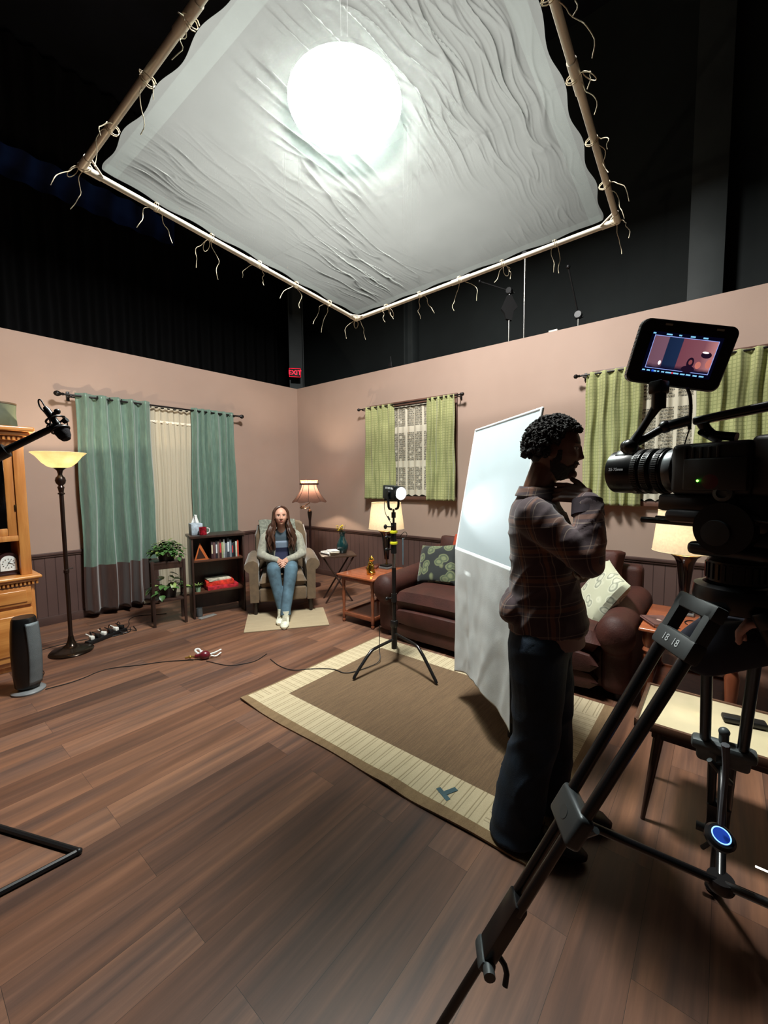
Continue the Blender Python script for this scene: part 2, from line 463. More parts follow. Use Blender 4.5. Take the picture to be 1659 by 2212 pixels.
M_rope = M('cotton_cord', (196, 184, 158), .85, var=.15, vs=30)
root = thing('overhead_diffusion_frame', 'large square aluminium frame laced with white diffusion silk hanging above the set', 'light diffuser', tuple((SL + SR) / 2))
O = (SL + SR) / 2
def L_(p): return p - O
b = MB()
N_ = 260
ins = .028
def silk(u, v):
    su, sv = u, v
    e = min(u, 1 - u, v, 1 - v)
    # scalloped edges pulled in between the ties and at corners
    cu = ins - .008 + .010 * math.sin(v * PI * 6) ** 2 + .012 * math.exp(-min(v, 1 - v) / .03)
    cv = ins - .008 + .010 * math.sin(u * PI * 6) ** 2 + .012 * math.exp(-min(u, 1 - u) / .03)
    uu = cu + u * (1 - 2 * cu); vv = cv + v * (1 - 2 * cv)
    m = min(1, e / .12); m = m * m * (3 - 2 * m)
    band = math.exp(-((v - .50) / .30) ** 2)
    wv = v + .025 * noise.noise(V((u * 3, v * 2, 1.7)))
    h = 0
    r1 = 1 - abs(noise.noise(V((u * 2.2, wv * 22, .3))) * 2.2); r2 = 1 - abs(noise.noise(V((u * 4.5 + 7, wv * 34 + u * 3, 4.3))) * 2.2)
    r3 = 1 - abs(noise.noise(V((u * 3.1 + 2, wv * 60, 9.3))) * 2.2)
    msk = max(0, noise.noise(V((u * 2.0 + 3, v * 2.5, 8.8))) * 1.6 + .8)
    h += .0060 * max(0, r1) ** 6 * msk + .0036 * max(0, r2) ** 6 * msk + .0016 * max(0, r3) ** 5 * msk
    h += .0025 * noise.noise(V((u * 2, v * 14, 5)))
    h *= m * (.25 + .75 * min(1, msk))
    sag = -.05 * (math.sin(PI * u) * math.sin(PI * v)) ** .8
    seam = -.004 if abs(u - .50) < .0022 else 0
    return L_(sp(uu, vv, sag + h * 3.2 + seam))
b.grid(silk, N_, N_ * 2)
s_ = b.build('silk', M_silk, root, sharp=180, weld=False)
# hem band
def hem(side):
    b = MB()
    def f(u, v):
        w_ = ins + .006 + v * .030
        q = {0: (u, w_), 1: (u, 1 - w_), 2: (w_, u), 3: (1 - w_, u)}[side]
        uu = min(max(q[0], ins + .004), 1 - ins - .004); vv = min(max(q[1], ins + .004), 1 - ins - .004)
        return L_(sp(uu, vv, -.004 - .05 * (math.sin(PI * uu) * math.sin(PI * vv)) ** .8))
    b.grid(f, 60, 1); return b.build('hem', M_hem, root)
for k in range(4): hem(k)
for nme, a_, c_ in (('frame_tube', SL, SB), ('frame_tube', SB, SR), ('frame_tube', SR, ST), ('frame_tube', ST, SL)):
    d = (c_ - a_).normalized()
    b = MB(); b.cyl(L_(a_ + d * .05), L_(c_ - d * .05), .019, n=16)
    mid = (a_ + c_) / 2; b.cyl(L_(mid - d * .09), L_(mid + d * .09), .023, n=16); b.build('frame_tube', M_tube, root)
for p_, d1, d2 in ((SL, SB - SL, ST - SL), (SB, SL - SB, SR - SB), (SR, SB - SR, ST - SR), (ST, SL - ST, SR - ST)):
    d1, d2 = d1.normalized(), d2.normalized()
    b = MB(); b.cyl(L_(p_), L_(p_ + d1 * .10), .022, n=12); b.cyl(L_(p_), L_(p_ + d2 * .10), .022, n=12); b.ball(L_(p_), .024, 12, 8)
    b.cyl(L_(p_ + d1 * .12), L_(p_ + d2 * .12), .007, n=8)
    b.build('corner_joint', M_tube, root)
# tie cords with dangling ends
def tie(p, inward, along, seed, ln=.16):
    rnd = random.Random(seed); b = MB(); r = .0022
    a = p - inward * .026; pts = []
    for k in range(20):
        ang = k / 20 * 4 * PI
        pts.append(L_(p + inward * (.012 + math.cos(ang) * .034) + SN * math.sin(ang) * .026 + along * (k - 10) * .0012))
    b.tube(pts, r, 6)
    for s in (-1, 1):
        q = p + along * s * .015; pts = [L_(q)]; d = (along * s * rnd.uniform(.3, .9) - inward * rnd.uniform(.2, .9) - SN * .2)
        g = V((0, 0, -1))
        n_ = 7
        for k in range(n_):
            q = q + (d.normalized() * (1 - k / n_) + g * (.35 + k / n_)) * (ln / n_) + V((rnd.uniform(-1, 1), rnd.uniform(-1, 1), 0)) * .022
            pts.append(L_(q))
        b.tube(pts, r, 6, 1)
    if rnd.random() < .3:
        lp = []
        for k in range(14):
            a_ = k / 14 * 2 * PI
            lp.append(L_(p - inward * (.03 + .03 * (1 - math.cos(a_))) + along * .022 * math.sin(a_) + V((0, 0, -.03 * (1 - math.cos(a_))))))
        b.tube(lp, r, 6, 0, True)
    b.build('tie_cord', M_rope, root)
k = 0
for a_, c_ in ((SL, SB), (SB, SR), (SR, ST), (ST, SL)):
    d = (c_ - a_).normalized(); inn = ((SL + SR) / 2 - (a_ + c_) / 2).normalized()
    for f in (.17, .33, .5, .66, .83): k += 1; tie(a_ + (c_ - a_) * f, inn, d, k + 3, .13 + .05 * (k % 3))
for i, p_ in enumerate((SL, SB, SR)):
    inn = ((SL + SR) / 2 - p_).normalized(); tie(p_ + inn * .01, inn, inn.cross(SN), 60 + i, .2)
# lights: fixture above the silk, plus an added unseen lamp higher up
def spot(name, loc, target, energy, angle, blend, radius, color):
    ld = bpy.data.lights.new(name, 'SPOT'); ld.energy = energy; ld.spot_size = angle; ld.spot_blend = blend
    ld.shadow_soft_size = radius; ld.color = color
    o = bpy.data.objects.new(name, ld); COL.objects.link(o); o.location = loc
    o.rotation_euler = (V(target) - V(loc)).to_track_quat('-Z', 'Y').to_euler(); return o
def point(name, loc, energy, radius, color):
    ld = bpy.data.lights.new(name, 'POINT'); ld.energy = energy; ld.shadow_soft_size = radius; ld.color = color
    o = bpy.data.objects.new(name, ld); COL.objects.link(o); o.location = loc; return o
HOT = V((-2.88, -3.95, 3.42))
LAMP = V((-2.83, -3.914, 3.53))
t = thing('studio_light', 'large round studio light glowing bright white through the overhead silk', 'light', tuple(LAMP))
aim = -SN
b = MB(); b.lathe([(.296, -.006), (.298, .0), (.298, .03), (.24, .07), (.08, .09), (.001, .09)], -aim * .0, 48, False, axis=-aim); b.build('housing', M('lamp_housing', (24, 24, 26), .6), t)
MB().lathe([(.001, .0), (.15, .001), (.302, .002)], (0, 0, 0), 64, axis=aim).build('glowing_face', M('lamp_face', (240, 255, 250), .5, emis=((240, 255, 249), 46), var=.01), t)
MB().cyl(-aim * .08, -aim * .08 + V((0, 0, 4.2)), .02, n=12).build('hanging_pipe', M('matte_black_pipe', (6, 6, 7), .9), t)
ld = bpy.data.lights.new('added_overhead_lamp', 'AREA'); ld.shape = 'DISK'; ld.size = .7; ld.energy = 450; ld.color = (1, .985, .95)  # added lamp, unseen: evens out the silk and carries the main set light
lo_ = bpy.data.objects.new('added_overhead_lamp', ld); COL.objects.link(lo_); lo_.location = (-2.6, -3.70, 5.0)
# ------------------------------------------------------------------ grip stands behind the right wall
M_blk = M('black_enamel', (16, 16, 18), .42, var=.1)
M_chr = M('chromed_steel', (170, 168, 162), .22, .9, var=.05)
def grip(label, x, y, h, arm=None, flag=None, clampz=None):
    t = thing('grip_stand', label, 'stand', (x, y, 0), 0, 'grip stands holding gear behind the right set wall')
    b = MB(); b.cyl((0, 0, .12), (0, 0, h * .55), .0175, n=12); b.cyl((0, 0, h * .5), (0, 0, h), .0125, n=12); b.build('pole', M_chr, t)
    for k in range(3):
        a_ = k * 2 * PI / 3 + .3; b = MB(); b.tube([(0, 0, .22), (.10 * math.cos(a_), .10 * math.sin(a_), .2), (.21 * math.cos(a_), .21 * math.sin(a_), .015)], .0125, 8); b.build('leg', M_blk, t)
    b = MB(); b.cyl((-.03, 0, h - .02), (.03, 0, h - .02), .035, n=16); b.box((0, 0, h - .03), (.05, .06, .06), None, .008); b.cyl((.03, 0, h - .02), (.08, 0, h - .02), .008, n=8); b.box((.085, 0, h - .02), (.012, .06, .016), None, .004); b.build('grip_head', M_blk, t)
    if arm:
        b = MB(); b.cyl((0, 0, h - .02), arm, .008, n=8); b.ball(arm, .022, 10, 8); b.build('arm', M_blk, t)
    if flag:
        b = MB(); b.prism([(-.10, 0), (-.03, .16), (.02, .17), (.10, .02), (.05, -.03), (.03, -.14), (-.04, -.12), (-.06, -.05)], -.02, .02, frame(V(flag), (.63, -.77, 0), (0, 0, 1), (.77, .63, 0))); b.build('hanging_sandbag', M('black_canvas', (12, 12, 13), .9), t)
    return t
grip('black grip stand behind the right wall with arm and hanging black bag', .55, -3.42, 3.86, (-.1, .35, 4.02), (0, 0, 3.62))
grip('tall thin bare grip stand rising behind the right wall toward the frame edge', .42, -3.66, 4.15)
grip('short grip stand just above the right wall top, tilted arm reaching the frame', .35, -4.28, 3.30, (-.20, .06, 3.72))
t = tag(at(MB().box((0, 0, .02), (.03, .05, .04), None, .006).cyl((0, 0, .03), (0, .01, .17), .006, n=8).box((.01, .03, .07), (.02, .07, .05), None, .01).build('spring_clamp', M_blk), (.05, -1.96, H), 0), 'small black clamp standing on top edge of the right set wall, left of the stands', 'clamp')
t = tag(at(MB().box((0, 0, .012), (.06, .09, .024), None, .004).build('wall_bracket', M('pale_plate', (190, 186, 176), .5)), (.05, -4.12, H), 0), 'small pale metal plate fixed on top edge of the right set wall', 'bracket')
# ------------------------------------------------------------------ china hutch
M_oak = wood('honey_oak', (170, 104, 48), (214, 150, 82), 0, .32, .35)
M_oakv = wood('honey_oak_upright', (168, 102, 48), (210, 146, 80), 2, .32, .35)
M_dkin = M('dark_interior', (36, 22, 16), .6)
t = thing('china_hutch', 'honey oak china hutch with glazed upper doors beside the torchiere lamp', 'cabinet', (-4.465, -1.2, 0))
# local: x -.75..+.70 (right end at world -3.8), y 0 front .. .45 back
b = MB(); b.bx(-.75, .70, .02, .46, .05, .74, .004); b.bx(-.73, .68, .05, .44, 0, .06); b.build('base_cabinet', M_oakv, t)
b = MB(); b.bx(-.79, .745, -.035, .47, .745, .772, .01, 3); b.bx(-.77, .725, -.018, .46, .725, .747, .006)
for i in range(58): b.bx(-.765 + i * .0258, -.765 + i * .0258 + .015, -.012, .012, .698, .722, .002)
b.build('counter', M_oak, t)
for i in range(3):
    x0 = -.72 + i * .475; b = MB(); b.bx(x0, x0 + .445, -.004, .03, .535, .685, .008); b.bx(x0 + .03, x0 + .415, -.012, .0, .56, .66, .008, 3)
    d = b.build('drawer', M_oak, t); kb = MB(); kb.lathe([(.004, 0), (.006, .012), (.016, .018), (.014, .026), (.004, .029)], (x0 + .22, -.010, .61), 12, axis=(0, -1, 0)); kb.build('knob', M('dark_brass', (70, 52, 30), .35, .8), d)
for i in range(3):
    x0 = -.72 + i * .475; b = MB(); b.bx(x0, x0 + .445, -.002, .03, .09, .51, .006)
    b.bx(x0 + .05, x0 + .395, -.012, .0, .14, .46, .012, 3)
    d = b.build('door', M_oak, t); kb = MB(); kb.bx(x0 + .428, x0 + .44, -.012, 0, .40, .44, .002); kb.build('hinge', M('dark_brass', (70, 52, 30), .35, .8), d)
b = MB()
b.bx(.63, .70, .06, .44, .772, 1.86, .004); b.bx(-.72, -.64, .10, .44, .772, 1.86, .004); b.bx(-.72, .70, .425, .44, .772, 1.86)
b.bx(-.70, .69, .065, .42, 1.055, 1.10, .004); b.bx(-.70, .69, .065, .42, 1.80, 1.87, .004); b.bx(-.05, 0.0, .10, .14, .772, 1.86)
b.build('upper_case', M_oakv, t)
b = MB(); b.bx(-.69, .64, .415, .424, .78, 1.85); b.build('back_panel', M_dkin, t)
b = MB(); b.bx(-.74, .72, .04, .45, 1.865, 1.90, .008); b.bx(-.77, .74, .01, .46, 1.90, 1.935, .012, 3); b.bx(-.80, .765, -.02, .47, 1.935, 1.975, .012, 3)
for i in range(48): b.bx(-.73 + i * .0302, -.73 + i * .0302 + .016, .025, .045, 1.868, 1.895, .002)
b.build('cornice', M_oak, t)
M_glass = M('cabinet_glass', (230, 235, 235), .05, trans=1.0, var=.01)
for x0, x1 in ((-.64, -.05), (0, .63)):
    b = MB(); w_ = .06
    b.bx(x0, x0 + w_, .075, .10, 1.10, 1.80, .006); b.bx(x1 - w_, x1, .075, .10, 1.10, 1.80, .006); b.bx(x0 + w_, x1 - w_, .075, .10, 1.10, 1.16, .006); b.bx(x0 + w_, x1 - w_, .075, .10, 1.74, 1.80, .006)
    d = b.build('glazed_door', M_oakv, t)
    b = MB(); b.bx(x0 + w_, x1 - w_, .086, .09, 1.16, 1.74); b.build('pane', M_glass, d)
    b = MB(); cxx = (x0 + x1) / 2 + .04
    b.tube([(cxx, .083, 1.17), (cxx + .06, .083, 1.45), (cxx, .083, 1.73)], .004, 6, 2); b.tube([(cxx, .083, 1.17), (cxx - .06, .083, 1.45), (cxx, .083, 1.73)], .004, 6, 2); b.build('lead_tracery', M('lead', (150, 150, 150), .4, .6), d)
    b = MB(); b.bx(x1 - .012, x1 - .002, .066, .078, 1.30, 1.35, .002); b.build('hinge', M('dark_brass', (70, 52, 30), .35, .8), d)
# things on the hutch
t = thing('mantel_clock', 'small dark arched clock with white dial on the oak hutch counter', 'clock', (-3.90, -1.04, .772))
b = MB(); arch = [(-.075, 0)] + [(-.072 * math.cos(a * PI / 14), .10 + .072 * math.sin(a * PI / 14)) for a in range(15)] + [(.075, 0)]
b.prism(arch, -.03, .03, frame((0, 0, .015), (1, 0, 0), (0, 0, 1), (0, -1, 0))); b.bx(-.11, .11, -.045, .045, 0, .018, .004); b.build('case', M('dark_clock_wood', (46, 22, 22), .35, coat=.4), t)
b = MB(); arch2 = [(-.052, .025)] + [(-.05 * math.cos(a * PI / 14), .098 + .05 * math.sin(a * PI / 14)) for a in range(15)] + [(.052, .025)]
b.prism(arch2, 0, .004, frame((0, -.031, .015), (1, 0, 0), (0, 0, 1), (0, -1, 0))); dl = b.build('dial', M('white_dial', (226, 232, 228), .4), t)
b = MB(); b.box((.0, -.0375, .1), (.003, .002, .05), Matrix.Rotation(.5, 3, 'Y')); b.box((.012, -.0375, .1), (.003, .002, .035), Matrix.Rotation(-1.1, 3, 'Y'))
for k in range(12): a_ = k * PI / 6; b.box((.036 * math.sin(a_), -.0372, .1 + .036 * math.cos(a_)), (.004, .001, .008), Matrix.Rotation(a_, 3, 'Y'))
b.build('clock_hands', M_blk, dl)
o = MB().lathe([(.028, 0), (.03, .01), (.012, .02), (.012, .03), (.036, .06), (.042, .12), (.040, .17), (.037, .17), (.036, .06), (.01, .035)], n=20).build('glass_goblet', M('clear_crystal', (220, 240, 240), .05, trans=.9, var=.02)); at(o, (-3.945, -.93, .772)); tag(o, 'cut glass goblet standing behind the clock on the hutch', 'glass')
t = thing('lidded_canister', 'sage green oval canister on top of the oak hutch', 'canister', (-3.93, -.95, 1.975))
M_can = M('sage_enamel', (72, 78, 62), .5, var=.15, vs=5)
MB().lathe([(.14, 0), (.15, .01), (.145, .12), (.15, .19), (.138, .2)], n=32, sx=1.15, sy=.7).build('body', M_can, t)
MB().lathe([(.152, .195), (.152, .207), (.1, .212)], n=32, sx=1.15, sy=.7).build('rim', M('brown_rim', (70, 56, 40), .5), t)
MB().lathe([(.002, 0), (.028, .002), (.03, .0)], (0.02, -.104, .11), 16, axis=(0, -1, .1), sy=.5).build('emblem', M('dark_emblem', (44, 40, 32), .6), t)
o = MB().lathe([(.06, 0), (.07, .05), (.055, .15), (.06, .2), (.04, .2)], n=24).build('green_crock', M('dull_green_glaze', (48, 64, 50), .45, var=.2)); at(o, (-4.02, -.98, 2.187)); tag(o, 'dull green crock stacked on the canister at the left picture edge', 'crock')
# ------------------------------------------------------------------ torchiere
M_brz = M('dark_bronze', (38, 24, 20), .35, .5, var=.2, coat=.2)
t = thing('torchiere_lamp', 'tall dark bronze torchiere floor lamp with glowing amber glass bowl', 'floor lamp', (-3.517, -1.062, 0))
MB().lathe([(.165, 0), (.168, .012), (.155, .026), (.12, .036), (.07, .05), (.04, .075), (.026, .11), (.02, .15)], n=48).build('base', M('polished_bronze', (46, 36, 28), .2, .7), t)
MB().lathe([(.019, .14), (.016, .2), (.0165, .72), (.021, .725), (.021, .75), (.016, .755), (.0165, 1.42), (.026, 1.425), (.026, 1.435), (.018, 1.44), (.022, 1.47), (.026, 1.485), (.018, 1.5), (.02, 1.505), (.034, 1.52), (.040, 1.545), (.034, 1.57), (.02, 1.585), (.016, 1.60), (.022, 1.63), (.04, 1.648), (.055, 1.655)], n=24).build('pole', M_brz, t)
MB().cyl((.015, 0, .76), (.05, 0, .76), .006, n=8).build('switch_knob', M_brz, t)
def m_amber():
    tt = NT('amber_alabaster_glass'); v = tt.obj(); n = tt.noise(v, 9, 5, .7)
    col = tt.ramp(n, [(.3, (226, 172, 96)), (.6, (246, 214, 150)), (.8, (255, 236, 190))])
    return tt.done(tt.bsdf(col, .25, 0, emis=((255, 206, 128), .55), coat=.3, spec=.4))
b = MB(); b.lathe([(.05, 1.655), (.085, 1.665), (.125, 1.70), (.165, 1.755), (.20, 1.785), (.197, 1.788), (.16, 1.76), (.12, 1.708), (.08, 1.674), (.02, 1.664)], n=48, cap=False)
t2 = NT('amber_glass_shade'); v_ = t2.obj(); n_ = t2.noise(v_, 9, 5, .7); c_ = t2.ramp(n_, [(.3, (236, 224, 190)), (.6, (250, 242, 216)), (.8, (255, 250, 232))])
a1 = t2.n('ShaderNodeBsdfTranslucent'); t2.set(a1.inputs[0], c_); a2 = t2.bsdf(c_, .2, 0)
mx = t2.n('ShaderNodeMixShader'); mx.inputs[0].default_value = .5; t2.link(a1.outputs[0], mx.inputs[1]); t2.link(a2, mx.inputs[2])
sh = b.build('glass_shade', t2.done(mx.outputs[0]), t)
MB().ball((0, 0, 1.715), .022, 12, 8).cyl((0, 0, 1.665), (0, 0, 1.70), .014, n=10).build('bulb', M('warm_bulb', (255, 226, 170), .4, emis=((255, 214, 150), 25)), t)
point('torchiere_glow', (-3.517, -1.062, 1.765), 34, .012, (1, .84, .62))
# ------------------------------------------------------------------ left window curtains
def curtain(name, label, cat, x0, x1, y, z0, z1, folds, amp, mats, topf=None, flare=0, group=None, axis='x', rows=60, seed=0, hemz=None, parent=None, hw=0, phase=0, tuck=0):
    """hanging curtain; axis x: along x at y (faces -y); axis y: along y at x=y"""
    b = MB(); nu = folds * 14
    def f(u, v):
        z = z1 + (z0 - z1) * v
        k = 1 + flare * v; mid = (x0 + x1) / 2
        a = mid + (x0 + u * (x1 - x0) - mid) * k
        ph = u * folds * 2 * PI + phase + .9 * math.sin(u * 9 + seed) * (.4 + .6 * v) + .35 * noise.noise(V((u * 6, v * 1.5, seed)))
        am = amp * (.8 + .5 * noise.noise(V((u * 5 + seed, v * .8, 1)))) * (.75 + .5 * v)
        d = am * math.sin(ph) + .25 * am * math.sin(2.3 * ph + 1 + v * 2)
        a += .006 * math.sin(v * 12 + u * 9)
        if tuck and v > .93: d -= 0
        if axis == 'x': return V((a, y + d, z))
        return V((y + d, a, z))
    g = [[b.b.verts.new(f(i / nu, j / rows)) for i in range(nu + 1)] for j in range(rows + 1)]
    for j in range(rows):
        zc = z1 + (z0 - z1) * (j + .5) / rows
        b.mat(mats[1] if (hemz is not None and zc < hemz) else mats[0])
        for i in range(nu): b._f([g[j][i], g[j][i + 1], g[j + 1][i + 1], g[j + 1][i]])
    o = b.build(name, None, parent, sharp=180, weld=False, solid=.0015)
    if parent is None: tag(o, label, cat, group)
    return o
def m_satin(name, c1, c2, rough=.38):
    t = NT(name); v = t.obj(scale=(1, 1, .15)); n = t.noise(v, 60, 3)
    col = t.ramp(n, [(.3, c1), (.7, c2)])
    return t.done(t.bsdf(col, rough, 0, t.bump(t.noise(t.obj(), 400, 2), .08, .002), sheen=.4, spec=.45))
M_teal = m_satin('teal_satin', (86, 110, 98), (104, 130, 115), .34); M_brn = m_satin('brown_satin', (58, 38, 32), (72, 48, 40), .45)
def m_sheer(name, c, op, lace=None):
    t = NT(name); v = t.obj(); n = t.noise(v, 300, 2)
    df = t.n('ShaderNodeBsdfDiffuse'); df.inputs[0].default_value = rgb(c)
    tl = t.n('ShaderNodeBsdfTranslucent'); tl.inputs[0].default_value = rgb(c)
    m1 = t.n('ShaderNodeMixShader'); m1.inputs[0].default_value = .3; t.link(df.outputs[0], m1.inputs[1]); t.link(tl.outputs[0], m1.inputs[2])
    tp = t.n('ShaderNodeBsdfTransparent'); m2 = t.n('ShaderNodeMixShader')
    if lace:
        sx = t.n('ShaderNodeSeparateXYZ'); t.link(v, sx.inputs[0])
        vo = t.n('ShaderNodeTexVoronoi'); vo.feature = 'DISTANCE_TO_EDGE'; t.link(v, vo.inputs['Vector']); vo.inputs['Scale'].default_value = 44
        vv = t.n('ShaderNodeTexVoronoi'); t.link(v, vv.inputs['Vector']); vv.inputs['Scale'].default_value = 13
        edge = t.math('MULTIPLY', t.math('LESS_THAN', vo.outputs['Distance'], .07), .55)
        flo = t.math('LESS_THAN', vv.outputs['Distance'], .24)
        st = t.math('GREATER_THAN', t.math('FRACT', t.math('MULTIPLY', sx.outputs[1], lace[0])), .80)
        band = t.math('LESS_THAN', t.math('FRACT', t.math('MULTIPLY', t.math('ADD', sx.outputs[2], lace[1]), lace[2])), .18)
        bot = t.math('LESS_THAN', sx.outputs[2], lace[3])
        f = t.math('MAXIMUM', t.math('MAXIMUM', edge, t.math('MULTIPLY', flo, .8)), t.math('MAXIMUM', st, t.math('MAXIMUM', band, t.math('MULTIPLY', bot, .85))))
        fac = t.math('MULTIPLY_ADD', f, .72, .22); t.link(fac, m2.inputs[0])
    else:
        fac = t.math('MULTIPLY_ADD', n, .2, op); t.link(fac, m2.inputs[0])
    t.link(tp.outputs[0], m2.inputs[1]); t.link(m1.outputs[0], m2.inputs[2])
    return t.done(m2.outputs[0])
M_rod = M('black_iron_rod', (22, 18, 18), .4, .4)
RZ = 2.46
t = thing('curtain_rod', 'double black iron curtain rod with ball finial over the teal curtains', 'curtain rod', (-2.2, 0, RZ))
b = MB(); b.cyl((-1.02, -.12, 0), (1.02, -.12, 0), .011, n=12); b.build('front_rod', M_rod, t)
b = MB(); b.cyl((-.98, -.055, -.01), (.98, -.055, -.01), .008, n=12); b.build('rear_rod', M_rod, t)
for s in (-1, 1):
    MB().lathe([(.011, 0), (.016, .01), (.012, .02), (.026, .045), (.030, .06), (.022, .08), (.008, .09)], (s * 1.02, -.12, 0), 16, axis=(s, 0, 0)).build('finial', M_rod, t)
    b = MB(); b.bx(s * .96 - .01, s * .96 + .01, -.13, -.002, -.02, -.005, .003); b.bx(s * .96 - .015, s * .96 + .015, -.012, -.002, -.05, .05, .003); b.build('bracket', M_rod, t)
c1 = curtain('curtain', 'left teal satin curtain panel with dark brown lower band beside the torchiere', 'curtain', -3.12, -2.36, -.125, .06, RZ + .035, 5, .062, (M_teal, M_brn), flare=.03, hemz=.60, seed=1, group=None, phase=1)
c2 = curtain('curtain', 'right teal satin curtain panel hanging behind the dark bookcase', 'curtain', -1.86, -1.25, -.125, .06, RZ + .035, 6, .042, (M_teal, M_brn), flare=.14, hemz=.60, seed=4, phase=2)
for c, x0, x1, n in ((c1, -3.10, -2.38, 6), (c2, -1.84, -1.27, 6)):
    for i in range(n):
        x = x0 + (x1 - x0) * (i + .5) / n; b = MB()
        b.tube([(x + .004 * math.sin(a_), -.12 + .023 * math.cos(a_), RZ + .023 * math.sin(a_)) for a_ in [k * PI / 8 for k in range(16)]], .004, 6, 0, True); b.build('grommet', M_rod, c)
s1 = curtain('sheer_curtain', 'ivory sheer curtain hanging between the two teal curtain panels', 'curtain', -2.52, -1.76, -.06, .02, RZ + .01, 10, .016, (m_sheer('ivory_sheer', (226, 218, 196), .58),), flare=.0, seed=7)
curtain('header_hem', None, None, -2.52, -1.76, -.062, RZ - .20, RZ - .17, 10, .016, (M('sheer_hem', (226, 216, 196), .7),), seed=7, parent=s1, rows=3)
# ------------------------------------------------------------------ tower fan heater
t = thing('tower_heater', 'black tower heater with grey front grille standing beside the hutch', 'heater', (-3.93, -1.67, 0), -.25)
def oval(w_, d_, z, n=28, p=2.6):
    r = []
    for k in range(n):
        a_ = 2 * PI * k / n; c_, s_ = math.cos(a_), math.sin(a_)
        r.append(V((w_ * abs(c_) ** (2 / p) * (1 if c_ > 0 else -1), d_ * abs(s_) ** (2 / p) * (1 if s_ > 0 else -1), z)))
    return r
b = MB(); b.rings([oval(.085, .085, z) if z < .03 else oval(.075 + k, .075 + k * .8, z) for z, k in ((.03, -.02), (.05, 0), (.15, .008), (.32, .012), (.46, .005), (.54, -.003), (.556, -.012))]); b.build('body', M('satin_black_plastic', (12, 12, 13), .3), t)
b = MB(); b.lathe([(.075, 0), (.10, .002), (.102, .012), (.09, .022), (.04, .035)], n=32); b.build('base', M('grey_base_plastic', (110, 112, 114), .35), t)
b = MB(); b.grid(lambda u, v: V((.012 + .072 * u + .010 * math.sin(v * PI), -.084 + .045 * u * u - .006 * math.sin(v * PI), .07 + .45 * v)), 8, 20); g_ = b.build('front_grille', None, t, solid=.004)
g_.data.materials.append(M('silver_mesh', (104, 112, 116), .4, .4, bump=.6, bs=260))
b = MB(); b.rings([oval(.055, .05, .552), oval(.05, .045, .556), oval(.045, .04, .545)]); b.build('top_vent', M('vent_dark', (30, 28, 26), .6), t)
# heater cord + lamp cord
def cord(label, pts, r=.0035, mat=None, name='floor_cable', sm=3):
    o = MB().tube(pts, r, 8, sm).build(name, mat or M('black_cord', (14, 13, 13), .55)); return tag(o, label, 'cable')
cord('black cord looping along the floor from the heater to the torchiere base', [(-3.86, -1.62, .05), (-3.78, -1.45, .02), (-3.80, -1.2, .005), (-3.78, -.95, .02), (-3.70, -.80, .004), (-3.5, -.78, .004), (-3.2, -.86, .004)])
cord('black cord trailing on the floor from the heater to the dark red plug', [(-3.85, -1.75, .005), (-3.66, -1.78, .004), (-3.45, -1.70, .004), (-3.25, -1.86, .004), (-3.08, -1.95, .004), (-2.92, -2.12, .006)])
cord('black cable running from the power strip toward the plant stand', [(-3.02, -.84, .01), (-2.92, -.72, .004), (-2.86, -.50, .004), (-2.75, -.42, .004), (-2.60, -.55, .004), (-2.5, -.62, .004)])
cord('thin black cable lying on the floor left of the rug', [(-2.86, -2.22, .004), (-2.80, -2.46, .004), (-2.70, -2.52, .004), (-2.60, -2.56, .004), (-2.45, -2.50, .004)], .003)
cord('black cable crossing the rug corner to the foot of the light stand', [(-2.50, -2.62, .004), (-2.54, -2.80, .004), (-2.52, -2.96, .006), (-2.42, -3.05, .016), (-2.30, -3.20, .015), (-2.32, -3.34, .014), (-2.12, -3.40, .016), (-1.98, -3.42, .02), (-1.93, -3.36, .1), (-1.92, -3.36, .30)], .0035)
# power strip
t = thing('power_strip', 'black power strip crowded with plugs beside the torchiere base', 'power strip', (-3.20, -.93, 0), .38)
MB().bx(-.2, .2, -.03, .03, 0, .04, .008).build('housing', M_blk, t)
for i, (x, m_) in enumerate(((-.15, 'w'), (-.09, 'b'), (-.03, 'w'), (.04, 'b'), (.10, 'w'), (.16, 'b'))):
    b = MB(); b.box((x, 0, .058), (.036, .05, .036), .2 * (i % 3 - 1), .008); b.cyl((x, 0, .07), (x - .01, .06, .09), .005, n=8); b.build('plug', M('white_plastic', (226, 226, 220), .35) if m_ == 'w' else M_blk, t)
for i in range(4):
    a_ = random.uniform(0, 6); b = MB(); b.tube([(-.15 + i * .1, 0, .09), (-.12 + i * .1, .06, .11), (-.1 + i * .09, .08, .05), (-.02 + i * .08, .02 - .05 * i, .006), (.1 + i * .05, -.08 - .02 * (i % 2), .006), (.2 + i * .04, .02, .006)], .004, 6, 2); b.build('cord', M_blk, t)
# dark red cable plug with white ties
t = thing('cable_reel_plug', 'dark red round cable connector with white ties lying on the wood floor', 'plug', (-2.845, -2.165, 0), -.6)
MB().ball((0, 0, .036), (.045, .036, .036), 20, 14).cyl((-.03, 0, .036), (-.075, .01, .03), .02, .016).build('body', M('dark_red_rubber', (96, 22, 34), .3, coat=.3), t)
MB().tube([(-.05, .03, .04), (-.09, .05, .07), (-.055, .07, .075), (-.03, .045, .05)], .008, 6, 2).tube([(-.04, .03, .05), (-.02, .07, .05), (-.07, .06, .03)], .007, 6, 2).build('white_tie', M('white_tape', (236, 236, 230), .5), t)
MB().tube([(.045, 0, .04), (.09, .02, .045), (.13, .05, .05), (.12, .06, .045), (.08, .035, .03), (.05, .01, .03)], .006, 6, 1).tube([(.05, -.01, .03), (.09, .0, .012), (.13, .035, .03)], .006, 6, 1).build('white_loop', M('white_tape', (236, 236, 230), .5), t)
